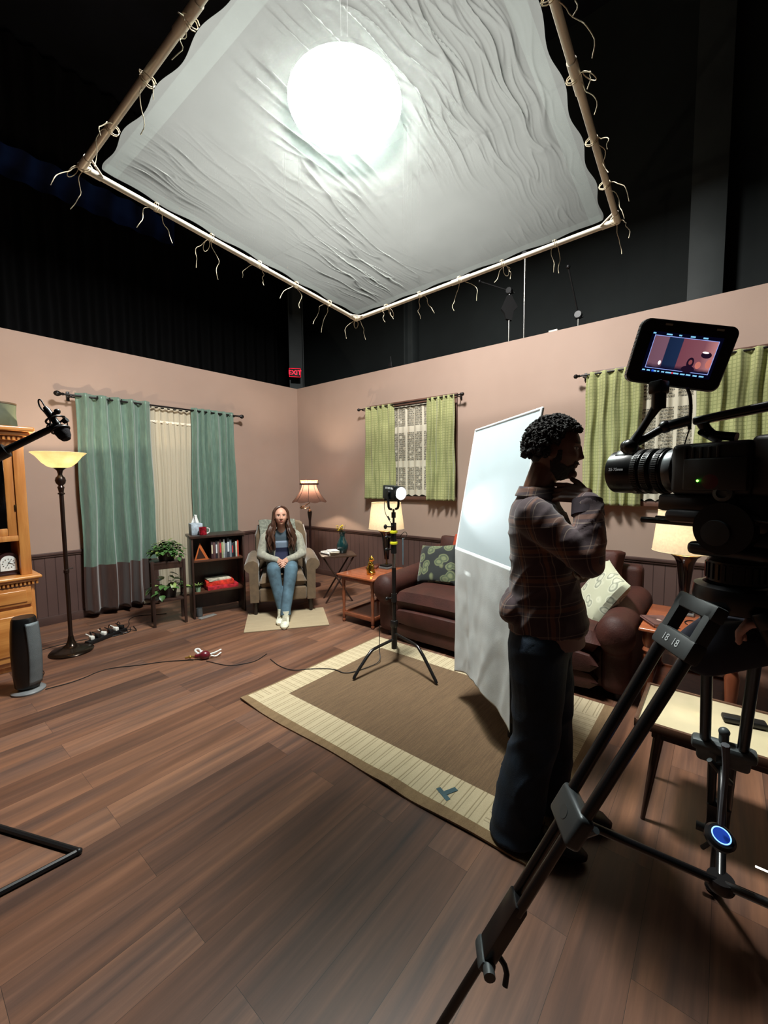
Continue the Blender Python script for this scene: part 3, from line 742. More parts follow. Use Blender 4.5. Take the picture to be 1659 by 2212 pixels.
MB().cyl((-.075, .01, .03), (-.16, .05, .012), .007, n=8).ball((-.12, .032, .022), .013, 10, 8).build('inline_joint', M('brass_joint', (200, 160, 80), .3, .8), t)
# ------------------------------------------------------------------ plant stand with pothos
M_dkw = wood('espresso_wood', (38, 24, 20), (62, 40, 32), 2, .4, .2)
M_leaf = M('pothos_leaf', (58, 88, 44), .4, var=.35, vs=14); M_leaf2 = M('pale_leaf', (120, 140, 74), .4, var=.3, vs=20)
t = thing('plant_stand', 'small two-tier dark wood plant stand in front of the sheer curtain', 'plant stand', (-2.60, -.93, 0), -.30)
for z in (.66, .26): MB().bx(-.16, .16, -.13, .13, z, z + .025, .004).build('shelf', M_dkw, t)
for sx in (-1, 1):
    for sy in (-1, 1): MB().bx(sx * .15 - .014, sx * .15 + .014, sy * .12 - .014, sy * .12 + .014, 0, .70, .003).build('leg', M_dkw, t)
b = MB(); b.bx(-.16, .16, -.128, -.115, .61, .66); b.bx(-.16, .16, .115, .128, .61, .66); b.build('apron', M_dkw, t)
def leaf(b, p, d, up, L, W):
    d = V(d).normalized(); s = d.cross(V(up)).normalized(); n = s.cross(d)
    pts = [(0, 0), (.15, .7), (.4, 1), (.7, .7), (1, 0)]
    c = [b.b.verts.new(V(p) + d * L * a - n * L * .35 * a * a) for a, _ in pts]
    l = [b.b.verts.new(V(p) + d * L * a + s * W * w_ + n * .25 * W * w_ - n * L * .35 * a * a) for a, w_ in pts[1:-1]]
    r = [b.b.verts.new(V(p) + d * L * a - s * W * w_ + n * .25 * W * w_ - n * L * .35 * a * a) for a, w_ in pts[1:-1]]
    for S in (l, r):
        b._f([c[0], S[0], c[1]])
        for i in range(2): b._f([c[i + 1], S[i], S[i + 1], c[i + 2]])
        b._f([c[3], S[2], c[4]])
def plant(label, loc, rad, n, drop, seed, h=.10, big=.06, rz=0):
    t = thing('potted_pothos', label, 'plant', loc, rz); rnd = random.Random(seed)
    MB().lathe([(.06, 0), (.075, .005), (.09, .09), (.095, .10), (.085, .10), (.07, .06)], n=24).build('pot', M('dark_pot', (40, 34, 30), .5), t)
    b = MB(); b.mat(M_leaf); vb = MB()
    for i in range(n):
        a = rnd.uniform(0, 2 * PI); r = rad * rnd.random() ** .6
        z = .10 + h * rnd.random() * (1.2 - r / rad) - drop * max(0, r / rad - .65) * rnd.uniform(0, 2.5)
        p = V((r * math.cos(a), r * math.sin(a) * .8, z)); b.mat(M_leaf2 if rnd.random() < .18 else M_leaf)
        d = V((math.cos(a + rnd.uniform(-.8, .8)), math.sin(a + rnd.uniform(-.8, .8)), rnd.uniform(-.5, .6)))
        leaf(b, p, d, (0, 0, 1), big * rnd.uniform(.7, 1.2), big * .36)
        if i % 5 == 0: vb.tube([(0, 0, .09), p * .6 + V((0, 0, .06)), p], .002, 5, 1)
    b.build('foliage', None, t, weld=False); vb.build('vines', M('green_stem', (70, 84, 44), .6), t)
plant('bushy green pothos on the top tier of the plant stand', (-2.60, -.93, .685), .17, 230, .10, 3, .12, .055)
plant('leafy pothos with large trailing leaves on the lower tier of the plant stand', (-2.60, -.93, .285), .19, 46, .16, 5, .16, .09)
# ------------------------------------------------------------------ bookcase
BK = (-2.14, -1.156); BR = -.304
def bkp(x, y, z):
    c, s = math.cos(BR), math.sin(BR); return (BK[0] + x * c - y * s, BK[1] + x * s + y * c, z)
t = thing('bookcase', 'low dark wood bookcase with two shelves between plant stand and armchair', 'bookcase', (BK[0], BK[1], 0), BR)
MB().bx(-.285, .315, -.012, .292, .90, .93, .004).build('top_board', M_dkw, t)
for x in (-.27, .28): MB().bx(x, x + .02, 0, .28, 0, .90, .002).build('side_panel', M_dkw, t)
for z in (.63, .275): MB().bx(-.25, .28, .004, .272, z, z + .022, .002).build('shelf', wood('shelf_wood', (60, 36, 26), (92, 56, 40), 0, .35, .2), t)
MB().bx(-.25, .28, .268, .278, .05, .90).build('back_panel', M_dkw, t)
rnd = random.Random(11)
cols = [((66, 44, 50), 'maroon'), ((90, 60, 60), 'dusty red'), ((44, 40, 48), 'charcoal'), ((120, 96, 88), 'taupe'), ((80, 34, 40), 'wine red'), ((150, 160, 120), 'pale green'), ((178, 184, 186), 'pale grey'), ((92, 98, 106), 'slate grey'), ((60, 66, 76), 'dark slate'), ((130, 140, 150), 'light slate'), ((40, 46, 56), 'navy'), ((28, 28, 32), 'black'), ((190, 196, 180), 'cream'), ((196, 70, 50), 'orange red')]
x = -.06
names_pos = ['leftmost in the row', 'second from the left', 'third from the left', 'fourth from the left', 'fifth from the left', 'sixth from the left', 'seventh from the left', 'middle of the row', 'sixth from the right', 'fifth from the right', 'fourth from the right', 'third from the right', 'second from the right', 'rightmost in the row']
for i, (c, nm) in enumerate(cols):
    w_ = rnd.uniform(.017, .025); h = rnd.uniform(.165, .225); d = .14
    t = thing('book', nm + ' upright book on the bookcase top shelf, ' + names_pos[i], 'book', bkp(x + w_ / 2, .03, .652), BR, 'upright books on the top shelf of the bookcase')
    mc = M('book_cloth_%d' % i, c, .5, var=.1, vs=40)
    b = MB(); b.bx(-w_ / 2, w_ / 2, 0, .003, 0, h, .001); b.bx(-w_ / 2, -w_ / 2 + .002, .002, d, 0, h); b.bx(w_ / 2 - .002, w_ / 2, .002, d, 0, h); b.build('cover', mc, t)
    MB().bx(-w_ / 2 + .002, w_ / 2 - .002, .004, d - .003, .003, h - .003).build('pages', M('book_pages', (216, 206, 184), .8), t)
    if i % 2 == 0: MB().bx(-w_ / 2 + .003, w_ / 2 - .003, -.001, .0005, h * .3, h * .8).build('spine_title', M('spine_print_%d' % (i % 3), [(200, 190, 160), (190, 60, 60), (210, 214, 220)][i % 3], .5), t)
    x += w_ + .0012
b = MB(); b.mat(M('picture_frame_orange', (178, 92, 44), .5)); b.prism([(0, 0), (.15, 0), (.06, .19)], -.008, .008, frame(bkp(-.235, .05, .652), V(bkp(1, 0, 0)) - V(bkp(0, 0, 0)), (0, 0, 1), V(bkp(0, -1, 0)) - V(bkp(0, 0, 0))))
b.mat(M('picture_dark', (50, 30, 24), .4)); b.prism([(.02, .015), (.115, .015), (.055, .14)], .008, .010, frame(bkp(-.235, .05, .652), V(bkp(1, 0, 0)) - V(bkp(0, 0, 0)), (0, 0, 1), V(bkp(0, -1, 0)) - V(bkp(0, 0, 0))))
tag(b.build('picture_card', smooth=False), 'orange and dark triangular picture card leaning at left end of top shelf', 'picture')
t = thing('tissue_box', 'pale blue tissue box with a white tissue sticking up on the bookcase', 'tissue box', bkp(-.19, .17, .93), BR + .1)
MB().bx(-.06, .06, -.06, .06, 0, .125, .003).build('carton', M('pale_blue_card', (168, 180, 192), .6, var=.2, vs=20), t)
b = MB(); b.grid(lambda u, v: V(((u - .5) * .09 * (1 - .75 * v) + .012 * math.sin(u * 9) * v, .018 * math.sin(u * 7 + v * 2) * (1 - .4 * v), .124 + .10 * v * (1 - .25 * abs(u - .6)))), 16, 8); b.build('tissue', M('white_tissue', (238, 240, 238), .8), t, solid=.001)
t = thing('mug', 'dark red patterned mug with white handle beside the tissue box', 'mug', bkp(-.135, .055, .93), BR)
MB().lathe([(.036, 0), (.04, .004), (.041, .088), (.037, .088), (.035, .01)], n=24).build('body', M('red_glaze', (120, 22, 34), .2, var=.5, vs=40), t)
MB().tube([(.04, 0, .075), (.066, 0, .072), (.072, 0, .045), (.062, 0, .02), (.04, 0, .016)], .006, 8, 2).build('handle', M('white_glaze', (226, 226, 222), .2), t)
for i, (z, w_, d, h, c, lb, dx, rz) in enumerate(((.297, .34, .22, .045, (170, 40, 50), 'crimson board game box at the bottom of the pile on the middle shelf', .05, .06), (.342, .30, .20, .05, (206, 54, 40), 'bright red board game box in the middle of the pile', .03, -.05), (.392, .25, .18, .018, (176, 168, 150), 'thin patterned booklet lying on top of the red boxes', .02, .12))):
    b = MB(); b.box((0, 0, h / 2), (w_, d, h), None, .003); b.mat(M('game_lid_%d' % i, c, .4, var=.3, vs=26)); o = b.build('game_box', b.ms[0] if b.ms else None)
    at(o, bkp(dx, .13, z), BR + rz); tag(o, lb, 'box')
    if not o.data.materials: o.data.materials.append(M('game_lid_%d' % i, c, .4, var=.3, vs=26))
t = thing('small_plant', 'tiny green plant in a pale green cup on the middle shelf', 'plant', bkp(-.21, .05, .297), BR)
MB().lathe([(.025, 0), (.03, .05), (.026, .05), (.02, .03)], n=16).build('cup', M('mint_cup', (130, 160, 130), .4), t)
b = MB(); b.mat(M_leaf2)
for k in range(16): leaf(b, (0, 0, .05), (math.cos(k * 2.4), math.sin(k * 2.4), .9 + .3 * (k % 3)), (0, .1, 1), .07, .008)
b.build('leaves', None, t, weld=False)
o = MB().lathe([(.03, 0), (.035, .02), (.03, .1), (.028, .1), (.027, .01)], n=20).build('glass_tumbler', M('dull_glass', (120, 124, 126), .15, trans=.6)); at(o, bkp(-.20, .08, 0)); tag(o, 'small glass tumbler on the floor under the bookcase shelf', 'glass')
o = MB().box((0, 0, .004), (.20, .07, .008), None, .002).build('magazine', M('grey_magazine', (130, 126, 122), .4)); at(o, bkp(-.13, .02, 0), BR + .4); tag(o, 'grey magazine lying on the floor at the foot of the bookcase', 'magazine')
# ------------------------------------------------------------------ armchair
AC = (-1.67, -1.72); AR = -.628
M_arm = M('tan_upholstery', (104, 84, 62), .85, var=.1, vs=14, bump=.3, bs=500, sheen=.3)
t = thing('armchair', 'tan upholstered rolled-arm armchair where the woman sits', 'armchair', (AC[0], AC[1], 0), AR)
b = MB(); b.bx(-.345, .345, .03, .78, .17, .30, .02); b.bx(-.26, .26, .0, .06, .16, .31, .015, 3); b.build('base', M_arm, t)
b = MB(); b.cushion((0, .33, .375), (.54, .66, .17), None, .22, 16); b.build('seat_cushion', M_arm, t)
for s in (-1, 1):
    b = MB(); prof = [(s * .27, .16), (s * .27, .50), (s * .262, .56), (s * .275, .61), (s * .32, .638), (s * .375, .63), (s * .415, .595), (s * .42, .55), (s * .395, .515), (s * .37, .50), (s * .365, .16)]
    b.rings([[V((x * (1 if 0 < i < 3 else .995), y, z)) for x, z in prof] for i, y in enumerate((.0, .012, .75, .78))])
    b.build('armrest', M_arm, t, sharp=60)
b = MB(); 
def acb(u, v):
    x = (u * 2 - 1); z = .42 + .56 * v; w_ = .31 - .03 * max(0, v - .75) * 4 * abs(x)
    return V((x * w_, .62 + .13 * v - .07 * (1 - x ** 4) * math.sin(PI * min(1, v * .9 + .08)), z - .03 * max(0, abs(x) - .7) * 3 * (v > .8)))
b.grid(acb, 16, 16); b.grid(lambda u, v: V((acb(1 - u, v).x, .80 + .11 * v, acb(1 - u, v).z)), 16, 16)
b.rings([[acb(k / 16, 1) for k in range(17)], [V((acb(k / 16, 1).x * .96, acb(.5, 1).y + .06, acb(k / 16, 1).z + .035)) for k in range(17)], [V((acb(k / 16, 1).x, .91, acb(k / 16, 1).z)) for k in range(17)]], closed=False)
for s in (0, 1): b.rings([[acb(s, k / 16) for k in range(17)], [V((acb(s, k / 16).x * 1.06, acb(s, k / 16).y + .08, acb(s, k / 16).z)) for k in range(17)], [V((acb(s, k / 16).x, .80 + .11 * k / 16, acb(s, k / 16).z)) for k in range(17)]], closed=False)
b.build('backrest', M_arm, t)
for x, y in ((-.31, .05), (.31, .05), (-.31, .74), (.31, .74)): MB().lathe([(.018, 0), (.034, .175)], (x, y, 0), 12).build('leg', M('dark_leg', (28, 18, 15), .4), t)
b = MB()
def tw(u, v):
    x = -.27 + .45 * u + .01 * math.sin(v * 7)
    if v < .5: k = v / .5; return V((x, .655 + .08 * k - .045 * (1 - k) * math.sin(PI * (.4 + k * .6)) - .02, .72 + .275 * k + .004 * math.sin(u * 12)))
    k = (v - .5) / .5; return V((x, .735 + .19 * k, 1.02 - .06 * k * k + .01 * math.sin(u * 9)))
b.grid(tw, 20, 20); o = b.build('throw_blanket', M('sage_knit', (128, 130, 118), .95, var=.25, vs=40, bump=.8, bs=160), solid=.012)
at(o, (AC[0], AC[1], 0), AR); tag(o, 'sage grey knitted throw draped over the top of the armchair back', 'blanket')
# ------------------------------------------------------------------ swing-arm floor lamp
t = thing('swing_arm_floor_lamp', 'floor lamp with brown pleated bell shade standing in the corner behind the armchair', 'floor lamp', (-.60, -.955, 0))
MB().lathe([(.14, 0), (.14, .02), (.05, .04), (.02, .06), (.016, .5), (.018, .95), (.032, 1.05), (.034, 1.085), (.03, 1.09)], n=24).build('pole', M('dark_cherry', (34, 16, 16), .3, coat=.4), t)
b = MB(); b.lathe([(.028, 1.09), (.026, 1.10), (.008, 1.115)], n=16); b.cyl((0, 0, 1.11), (0, 0, 1.16), .007, n=8); b.tube([(0, 0, 1.14), (-.05, .045, 1.13), (-.09, .075, 1.15), (-.03, .03, 1.185), (0, 0, 1.21), (0, 0, 1.30)], .0075, 8); b.cyl((-.085, .075, 1.125), (-.085, .075, 1.17), .013, n=10); b.cyl((-.1, .09, 1.145), (-.06, .05, 1.145), .012, n=10); b.build('swing_arm', M('pewter', (170, 150, 130), .3, .8), t)
def m_shade(name, c, trans, pleat=0, rough=.8):
    tt = NT(name); v = tt.obj(); n = tt.noise(v, 60, 3); col = tt.ramp(n, [(.3, tuple(k * .93 for k in c)), (.7, c)])
    d = tt.n('ShaderNodeBsdfDiffuse'); tt.set(d.inputs[0], col); l = tt.n('ShaderNodeBsdfTranslucent'); tt.set(l.inputs[0], col)
    mx = tt.n('ShaderNodeMixShader'); mx.inputs[0].default_value = trans; tt.link(d.outputs[0], mx.inputs[1]); tt.link(l.outputs[0], mx.inputs[2]); return tt.done(mx.outputs[0])
b = MB()
def bell(u, v):
    a = u * 2 * PI; r = .10 + .138 * (1 - v) ** 1.7 + .012 * abs(math.sin(a * 4)) * (1 - v); return V((r * math.cos(a), r * math.sin(a), 1.225 + .255 * v + .008 * (1 - v) * math.cos(a * 8)))
b.grid(bell, 96, 16, True); sh = b.build('lamp_shade', m_shade('brown_silk_shade', (92, 68, 60), .30), t, weld=False)
b = MB(); b.grid(lambda u, v: V(((.108 + .012 * v + .004 * math.cos(u * 2 * PI * 34)) * math.cos(u * 2 * PI), (.108 + .012 * v + .004 * math.cos(u * 2 * PI * 34)) * math.sin(u * 2 * PI), 1.485 + .05 * v)), 200, 3, True); b.build('ruffled_collar', m_shade('amber_ruffle', (214, 150, 96), .6), sh, weld=False)
b = MB(); b.tube([(.125 * math.cos(k * PI / 16), .125 * math.sin(k * PI / 16), 1.482) for k in range(32)], .012, 8, 0, True); b.build('braid_trim', M('dark_braid', (58, 36, 28), .8, var=.4, vs=60), sh)
b = MB()
for k in range(8): a_ = k * PI / 4; b.tube([bell(k / 8, v / 8) * 1.004 - V((0, 0, .004)) for v in range(9)], .003, 5)
b.build('shade_ribs', M('dark_braid', (58, 36, 28), .8, var=.4, vs=60), sh)
MB().ball((0, 0, 1.36), .03, 14, 10).build('bulb', M('warm_bulb', (255, 226, 170), .4, emis=((255, 214, 150), 25)), t)
point('corner_lamp_glow', (-.60, -.955, 1.405), 44, .03, (1, .82, .62))
# ------------------------------------------------------------------ folding tray table
t = thing('tray_table', 'dark folding tray table with crossed legs right of the armchair', 'table', (-.955, -1.90, 0), -.63)
M_tray = wood('walnut_tray', (56, 40, 32), (86, 62, 48), 0, .4, .2)
MB().bx(-.22, .22, -.02, .32, .575, .60, .006).build('tabletop', M_tray, t)
for y in (.03, .27):
    for s in (-1, 1): MB().tube([(-.19 * s, y + .008 * s, .575), (.17 * s, y + .008 * s, .0)], .011, 6).build('leg', M_dkw, t)
def tp(x, y, z):
    c, s = math.cos(-.63), math.sin(-.63); return (-.955 + x * c - y * s, -1.90 + x * s + y * c, z)
t = thing('flower_vase', 'dark teal faceted vase with a yellow flower bunch on the tray table', 'vase', tp(.07, .16, .60))
MB().lathe([(.045, 0), (.05, .005), (.072, .06), (.076, .10), (.06, .15), (.034, .20), (.032, .235), (.048, .27), (.044, .27), (.028, .235), (.02, .2)], n=12).build('vase_body', M('teal_glass', (18, 52, 54), .12, coat=.6, spec=.8), t)
b = MB(); st = MB(); rnd = random.Random(4)
for k in range(13):
    a = rnd.uniform(0, 6.3); d = V((-.55 + .5 * math.cos(a), .3 * math.sin(a), .9)).normalized(); p = V((0, 0, .24)) + d * rnd.uniform(.07, .13)
    st.tube([(0, 0, .15), (d.x * .02, 0, .24), p], .002, 5, 1)
    for q in range(7): leaf(b, p, (math.cos(q * .9), math.sin(q * .9), .5), (0, 0, 1), .024, .010)
    b.ball(p + V((0, 0, .004)), .008, 6, 5)
b.build('blooms', M('yellow_petals', (214, 186, 52), .6, var=.2), t, weld=False); st.tube([(0, 0, .2), (.04, .0, .3), (.055, 0, .36)], .002, 5, 1)
st.build('stems', M('green_stem', (70, 84, 44), .6), t)
for (x, y, z, w_, d, h, lb, c, rz) in ((-.10, .13, .60, .14, .19, .035, 'white paperback with pale page edges lying on the tray table', (210, 204, 196), .5), (-.06, .08, .635, .12, .17, .02, 'thin white notebook lying on top of the paperback on the tray table', (226, 224, 220), .15)):
    t = thing('book', lb, 'book', tp(x, y, z), -.63 + rz)
    b = MB(); b.bx(-w_ / 2, w_ / 2, -d / 2, d / 2, 0, .002); b.bx(-w_ / 2, w_ / 2, -d / 2, d / 2, h - .002, h); b.bx(-w_ / 2, -w_ / 2 + .002, -d / 2, d / 2, 0, h); b.build('cover', M('cover_' + str(z), c, .4, var=.2, vs=20), t)
    MB().bx(-w_ / 2 + .002, w_ / 2 - .003, -d / 2 + .003, d / 2 - .003, .002, h - .002).build('pages', M('book_pages', (216, 206, 184), .8), t)
# ------------------------------------------------------------------ end tables
M_cher = wood('cherry_wood', (140, 72, 44), (178, 100, 62), 1, .22, .6); M_cherv = wood('cherry_turned', (110, 58, 38), (140, 80, 52), 2, .3, .5)
def end_table(label, x0, x1, y0, y1, h, leg_r=.018):
    t = thing('end_table', label, 'side table', ((x0 + x1) / 2, (y0 + y1) / 2, 0)); a, c = (x1 - x0) / 2, (y1 - y0) / 2
    MB().bx(-a, a, -c, c, h - .022, h, .006, 3).build('tabletop', M_cher, t)
    b = MB()
    for s in (-1, 1): b.bx(-a + .05, a - .05, s * (c - .05) - .008, s * (c - .05) + .008, h - .075, h - .022, .003); b.bx(s * (a - .05) - .008, s * (a - .05) + .008, -c + .05, c - .05, h - .075, h - .022, .003)
    b.build('apron', M_cherv, t)
    for sx in (-1, 1):
        for sy in (-1, 1):
            b = MB(); k = leg_r / .018
            b.lathe([(.010 * k, 0), (.018 * k, .012), (.018 * k, .03), (.011 * k, .04), (.018 * k, .052), (.020 * k, .12), (.014 * k, .135), (.016 * k, .2), (.020 * k, h * .6), (.013 * k, h * .68), (.02 * k, h * .72), (.014 * k, h * .76), (.02 * k, h * .82), (.02 * k, h - .022)], (sx * (a - .055), sy * (c - .055), 0), 16); b.build('leg', M_cherv, t)
    b = MB()
    for s in (-1, 1): b.bx(-a + .055, a - .055, s * (c - .055) - .01, s * (c - .055) + .01, .075, .115, .003); b.bx(s * (a - .055) - .01, s * (a - .055) + .01, -c + .055, c - .055, .075, .115, .003)
    b.bx(-a + .06, a - .06, -c + .06, c - .06, .09, .10); b.build('lower_shelf', M_cherv, t); return t
end_table('reddish wood end table left of the sofa, carrying the gold figurine', -1.46, -.78, -2.89, -2.37, .53)
end_table('reddish wood end table right of the sofa, behind the tripod', -1.45, -.78, -5.71, -5.175, .55, .034)
M_lsh = m_shade('cream_linen_shade', (226, 214, 190), .5)
def table_lamp(label, x, y, z, e, r0=.20, r1=.165):
    t = thing('table_lamp', label, 'table lamp', (x, y, z), 0, None)
    MB().box((0, 0, .012), (.13, .13, .024), None, .004).build('clear_foot', M('clear_acrylic', (200, 205, 205), .08, trans=.8), t)
    MB().box((0, 0, .034), (.11, .11, .02), None, .004).build('base', M_blk, t)
    MB().lathe([(.012, .044), (.014, .05), (.009, .07), (.009, .10), (.014, .105)], n=16).build('stem', M('aged_brass', (150, 128, 84), .3, .8), t)
    b = MB(); b.lathe([(.026, .105), (.028, .12), (.034, .2), (.044, .3), (.054, .37), (.068, .405), (.09, .425)], n=32); b.build('trumpet_body', M('gloss_black_ceramic', (16, 12, 18), .12, coat=.5), t)
    MB().lathe([(.088, .424), (.092, .430), (.082, .434), (.02, .434)], n=32).build('brass_rim', M('pale_gold', (220, 200, 150), .3, .6), t)
    b = MB(); b.cyl((0, 0, .43), (0, 0, .76), .005, n=8); b.cyl((0, 0, .76), (0, 0, .785), .007, n=8)
    for k in range(3): a_ = k * 2 * PI / 3; b.cyl((0, 0, .755), (r1 * math.cos(a_), r1 * math.sin(a_), .74), .002, n=6)
    b.build('harp', M('aged_brass', (150, 128, 84), .3, .8), t)
    b = MB(); b.lathe([(r0, .455), (r1, .745)], n=64, cap=False); sh = b.build('lamp_shade', M_lsh, t)
    b = MB(); 
    for r, z_ in ((r0, .455), (r1, .745)): b.tube([(r * math.cos(k * PI / 24), r * math.sin(k * PI / 24), z_) for k in range(48)], .003, 6, 0, True)
    b.build('shade_rim', M('shade_binding', (210, 196, 160), .7), sh)
    MB().ball((0, 0, .56), .03, 14, 10).build('bulb', M('warm_bulb', (255, 226, 170), .4, emis=((255, 214, 150), 25)), t)
    point('table_lamp_glow', (x, y, z + .60), e, .03, (1, .82, .62))
table_lamp('table lamp with cream drum shade and black trumpet base behind the light stand', -.93, -2.64, .53, 3.6)
table_lamp('table lamp with cream shade and black trumpet base on the right end table', -.93, -5.38, .55, 3.2, .205, .175)
# gold cat figurine
t = thing('gold_figurine', 'shiny gold sitting cat figurine on the left end table', 'figurine', (-1.28, -2.70, .53), .3)
b = MB(); b.lathe([(.032, 0), (.04, .01), (.038, .05), (.028, .10), (.026, .12)], n=20); b.ball((0, 0, .055), (.036, .044, .055), 20, 12); b.ball((0, -.004, .115), (.028, .026, .035), 18, 12); b.ball((0, -.012, .165), (.029, .027, .026), 18, 12)
for s in (-1, 1): b.cap((s * .018, -.01, .18), (s * .022, -.008, .198), .009, .003); b.cap((s * .014, -.028, .10), (s * .012, -.038, .012), .009, .011); b.ball((s * .03, -.02, .02), (.015, .03, .016), 12, 8)
b.ball((0, -.038, .158), (.012, .010, .009), 10, 8); b.tube([(.02, .04, .01), (.045, .03, .02), (.05, .0, .06), (.04, -.01, .09)], .008, 8, 2)
o = b.build('body', M('polished_gold', (244, 204, 96), .2, 1.0, var=.03), t); bake(o, .003, .5, 3)
o = MB().box((0, 0, .012), (.10, .13, .024), None, .006).build('playing_card_box', M('dull_red_box', (96, 50, 40), .5, var=.4, vs=40)); at(o, (-1.02, -2.50, .53), .4); tag(o, 'small dark red box at the foot of the left table lamp', 'box')
# ------------------------------------------------------------------ sofa
M_sofa = M('oxblood_leather', (60, 29, 23), .62, var=.16, vs=6, bump=.35, bs=90, spec=.35)
t = thing('sofa', 'dark reddish brown overstuffed sofa along the right wall', 'sofa', (-1.0, -4.07, 0))
def X(x): return x + 1.0
def Y(y): return y + 4.07
def pad(b, x0, x1, y0, y1, z0, z1, puff=.25, rot=None, seed=0, n=16):
    c = (X((x0 + x1) / 2), Y((y0 + y1) / 2), (z0 + z1) / 2)
    b.cushion(c, (abs(x1 - x0), abs(y1 - y0), z1 - z0), rot, puff, n, seed)
b = MB(); b.bx(X(-1.42), X(-.50), Y(-5.12), Y(-3.02), .06, .34, .03, 3); b.build('base', M_sofa, t)
for i, (y0, y1) in enumerate(((-4.12, -3.17), (-4.97, -4.10))):
    b = MB(); pad(b, -1.53, -.74, y0, y1, .30, .50, .18, seed=i); b.build('seat_cushion', M_sofa, t)
    b = MB(); b.cushion((X(-1.455), Y((y0 + y1) / 2), .25), (.16, y1 - y0, .15), None, .2, 14); b.cushion((X(-1.44), Y((y0 + y1) / 2), .12), (.15, y1 - y0, .14), None, .2, 14); b.build('front_roll', M_sofa, t)
    R_ = Matrix.Rotation(-1.25, 3, 'Y')
    b = MB(); b.cushion((X(-.70), Y((y0 + y1) / 2), .68), (.52, (y1 - y0) * 1.0, .24), R_, .2, 18, i); b.cushion((X(-.66), Y((y0 + y1) / 2), .815), (.22, (y1 - y0) * .98, .22), R_, .35, 16, i + 3); o = b.build('back_cushion', M_sofa, t); bake(o, .012, .5, 6)
    o.data.materials.clear(); o.data.materials.append(M_sofa)
b = MB(); b.bx(X(-.62), X(-.45), Y(-5.08), Y(-3.05), .1, .80, .05, 4); b.build('back_frame', M_sofa, t)
for s, yc in ((1, -3.04), (-1, -5.045)):
    b = MB(); b.cap((X(-1.44), Y(yc), .49), (X(-.62), Y(yc), .52), .115, .12, 20); b.box((X(-1.03), Y(yc), .27), (.86, .19, .46), None, .06, 4); b.ball((X(-1.46), Y(yc), .47), (.09, .125, .14), 20, 12)
    o = b.build('armrest', M_sofa, t); bake(o, .014, .6, 8); o.data.materials.clear(); o.data.materials.append(M_sofa)
for x, y in ((-1.38, -3.06), (-1.38, -5.06), (-.56, -3.06), (-.56, -5.06)): MB().cyl((X(x), Y(y), 0), (X(x), Y(y), .07), .03, n=12).build('foot', M_blk, t)
b = MB()
def thr(u, v):
    y = Y(-4.62 + 1.22 * u); 
    if v < .6: k = v / .6; return V((X(-.86 + .13 * k) - .012 * math.sin(u * 16), y, .60 + .345 * k + .006 * math.sin(u * 23)))
    k = (v - .6) / .4; return V((X(-.73 + .30 * k), y, .945 - .04 * k + .006 * math.sin(u * 20)))
b.grid(thr, 40, 16); o = b.build('orange_throw', M('rust_orange_chenille', (160, 62, 34), .9, var=.2, vs=20, bump=.7, bs=140), solid=.012); at(o, (-1.0, -4.07, 0)); tag(o, 'rust orange throw blanket spread over the middle of the sofa back', 'blanket')
# pillows
def m_floral(name, bg, c1, c2, sc):
    tt = NT(name); v = tt.obj(scale=(1, 1, 1)); vo = tt.n('ShaderNodeTexVoronoi'); n = tt.noise(v, 4, 2)
    mv = tt.n('ShaderNodeVectorMath', operation='ADD'); tt.link(v, mv.inputs[0]); cc = tt.n('ShaderNodeCombineXYZ'); tt.link(n, cc.inputs[0]); tt.link(n, cc.inputs[1]); s2 = tt.n('ShaderNodeVectorMath', operation='SCALE'); tt.link(cc.outputs[0], s2.inputs[0]); s2.inputs[3].default_value = .12; tt.link(s2.outputs[0], mv.inputs[1])
    tt.link(mv.outputs[0], vo.inputs['Vector']); vo.inputs['Scale'].default_value = sc
    d = vo.outputs['Distance']
    col = tt.ramp(d, [(0, c2), (.22, c1), (.34, c2), (.42, c1), (.5, bg), (1, bg)])
    return tt.done(tt.bsdf(col, .85, 0, tt.bump(tt.noise(v, 300, 2), .2, .002), sheen=.2))
def pillow(label, c, size, rot, mat):
    b = MB(); b.cushion((0, 0, 0), size, None, .38, 20, 3)
    o = b.build('throw_pillow', mat); o.matrix_world = Matrix.Translation(V(c)) @ rot.to_4x4(); tag(o, label, 'pillow'); return o
Rp = Matrix.Rotation(-.12, 3, 'X') @ Matrix.Rotation(-1.15, 3, 'Y')
pillow('dark square pillow with green tropical leaves leaning in the left sofa seat', (-.97, -3.35, .665), (.42, .46, .15), Rp, m_floral('leaf_print', (30, 34, 34), (112, 118, 84), (60, 72, 56), 9))
Rp = Matrix.Rotation(-.5, 3, 'Z') @ Matrix.Rotation(-.62, 3, 'X') @ Matrix.Rotation(-.95, 3, 'Y')
pillow('pale grey green paisley pillow tilted against the right sofa arm', (-1.10, -4.88, .655), (.42, .42, .13), Rp @ Matrix.Rotation(.55, 3, 'Z'), m_floral('paisley_print', (176, 176, 152), (196, 196, 174), (120, 124, 108), 10))
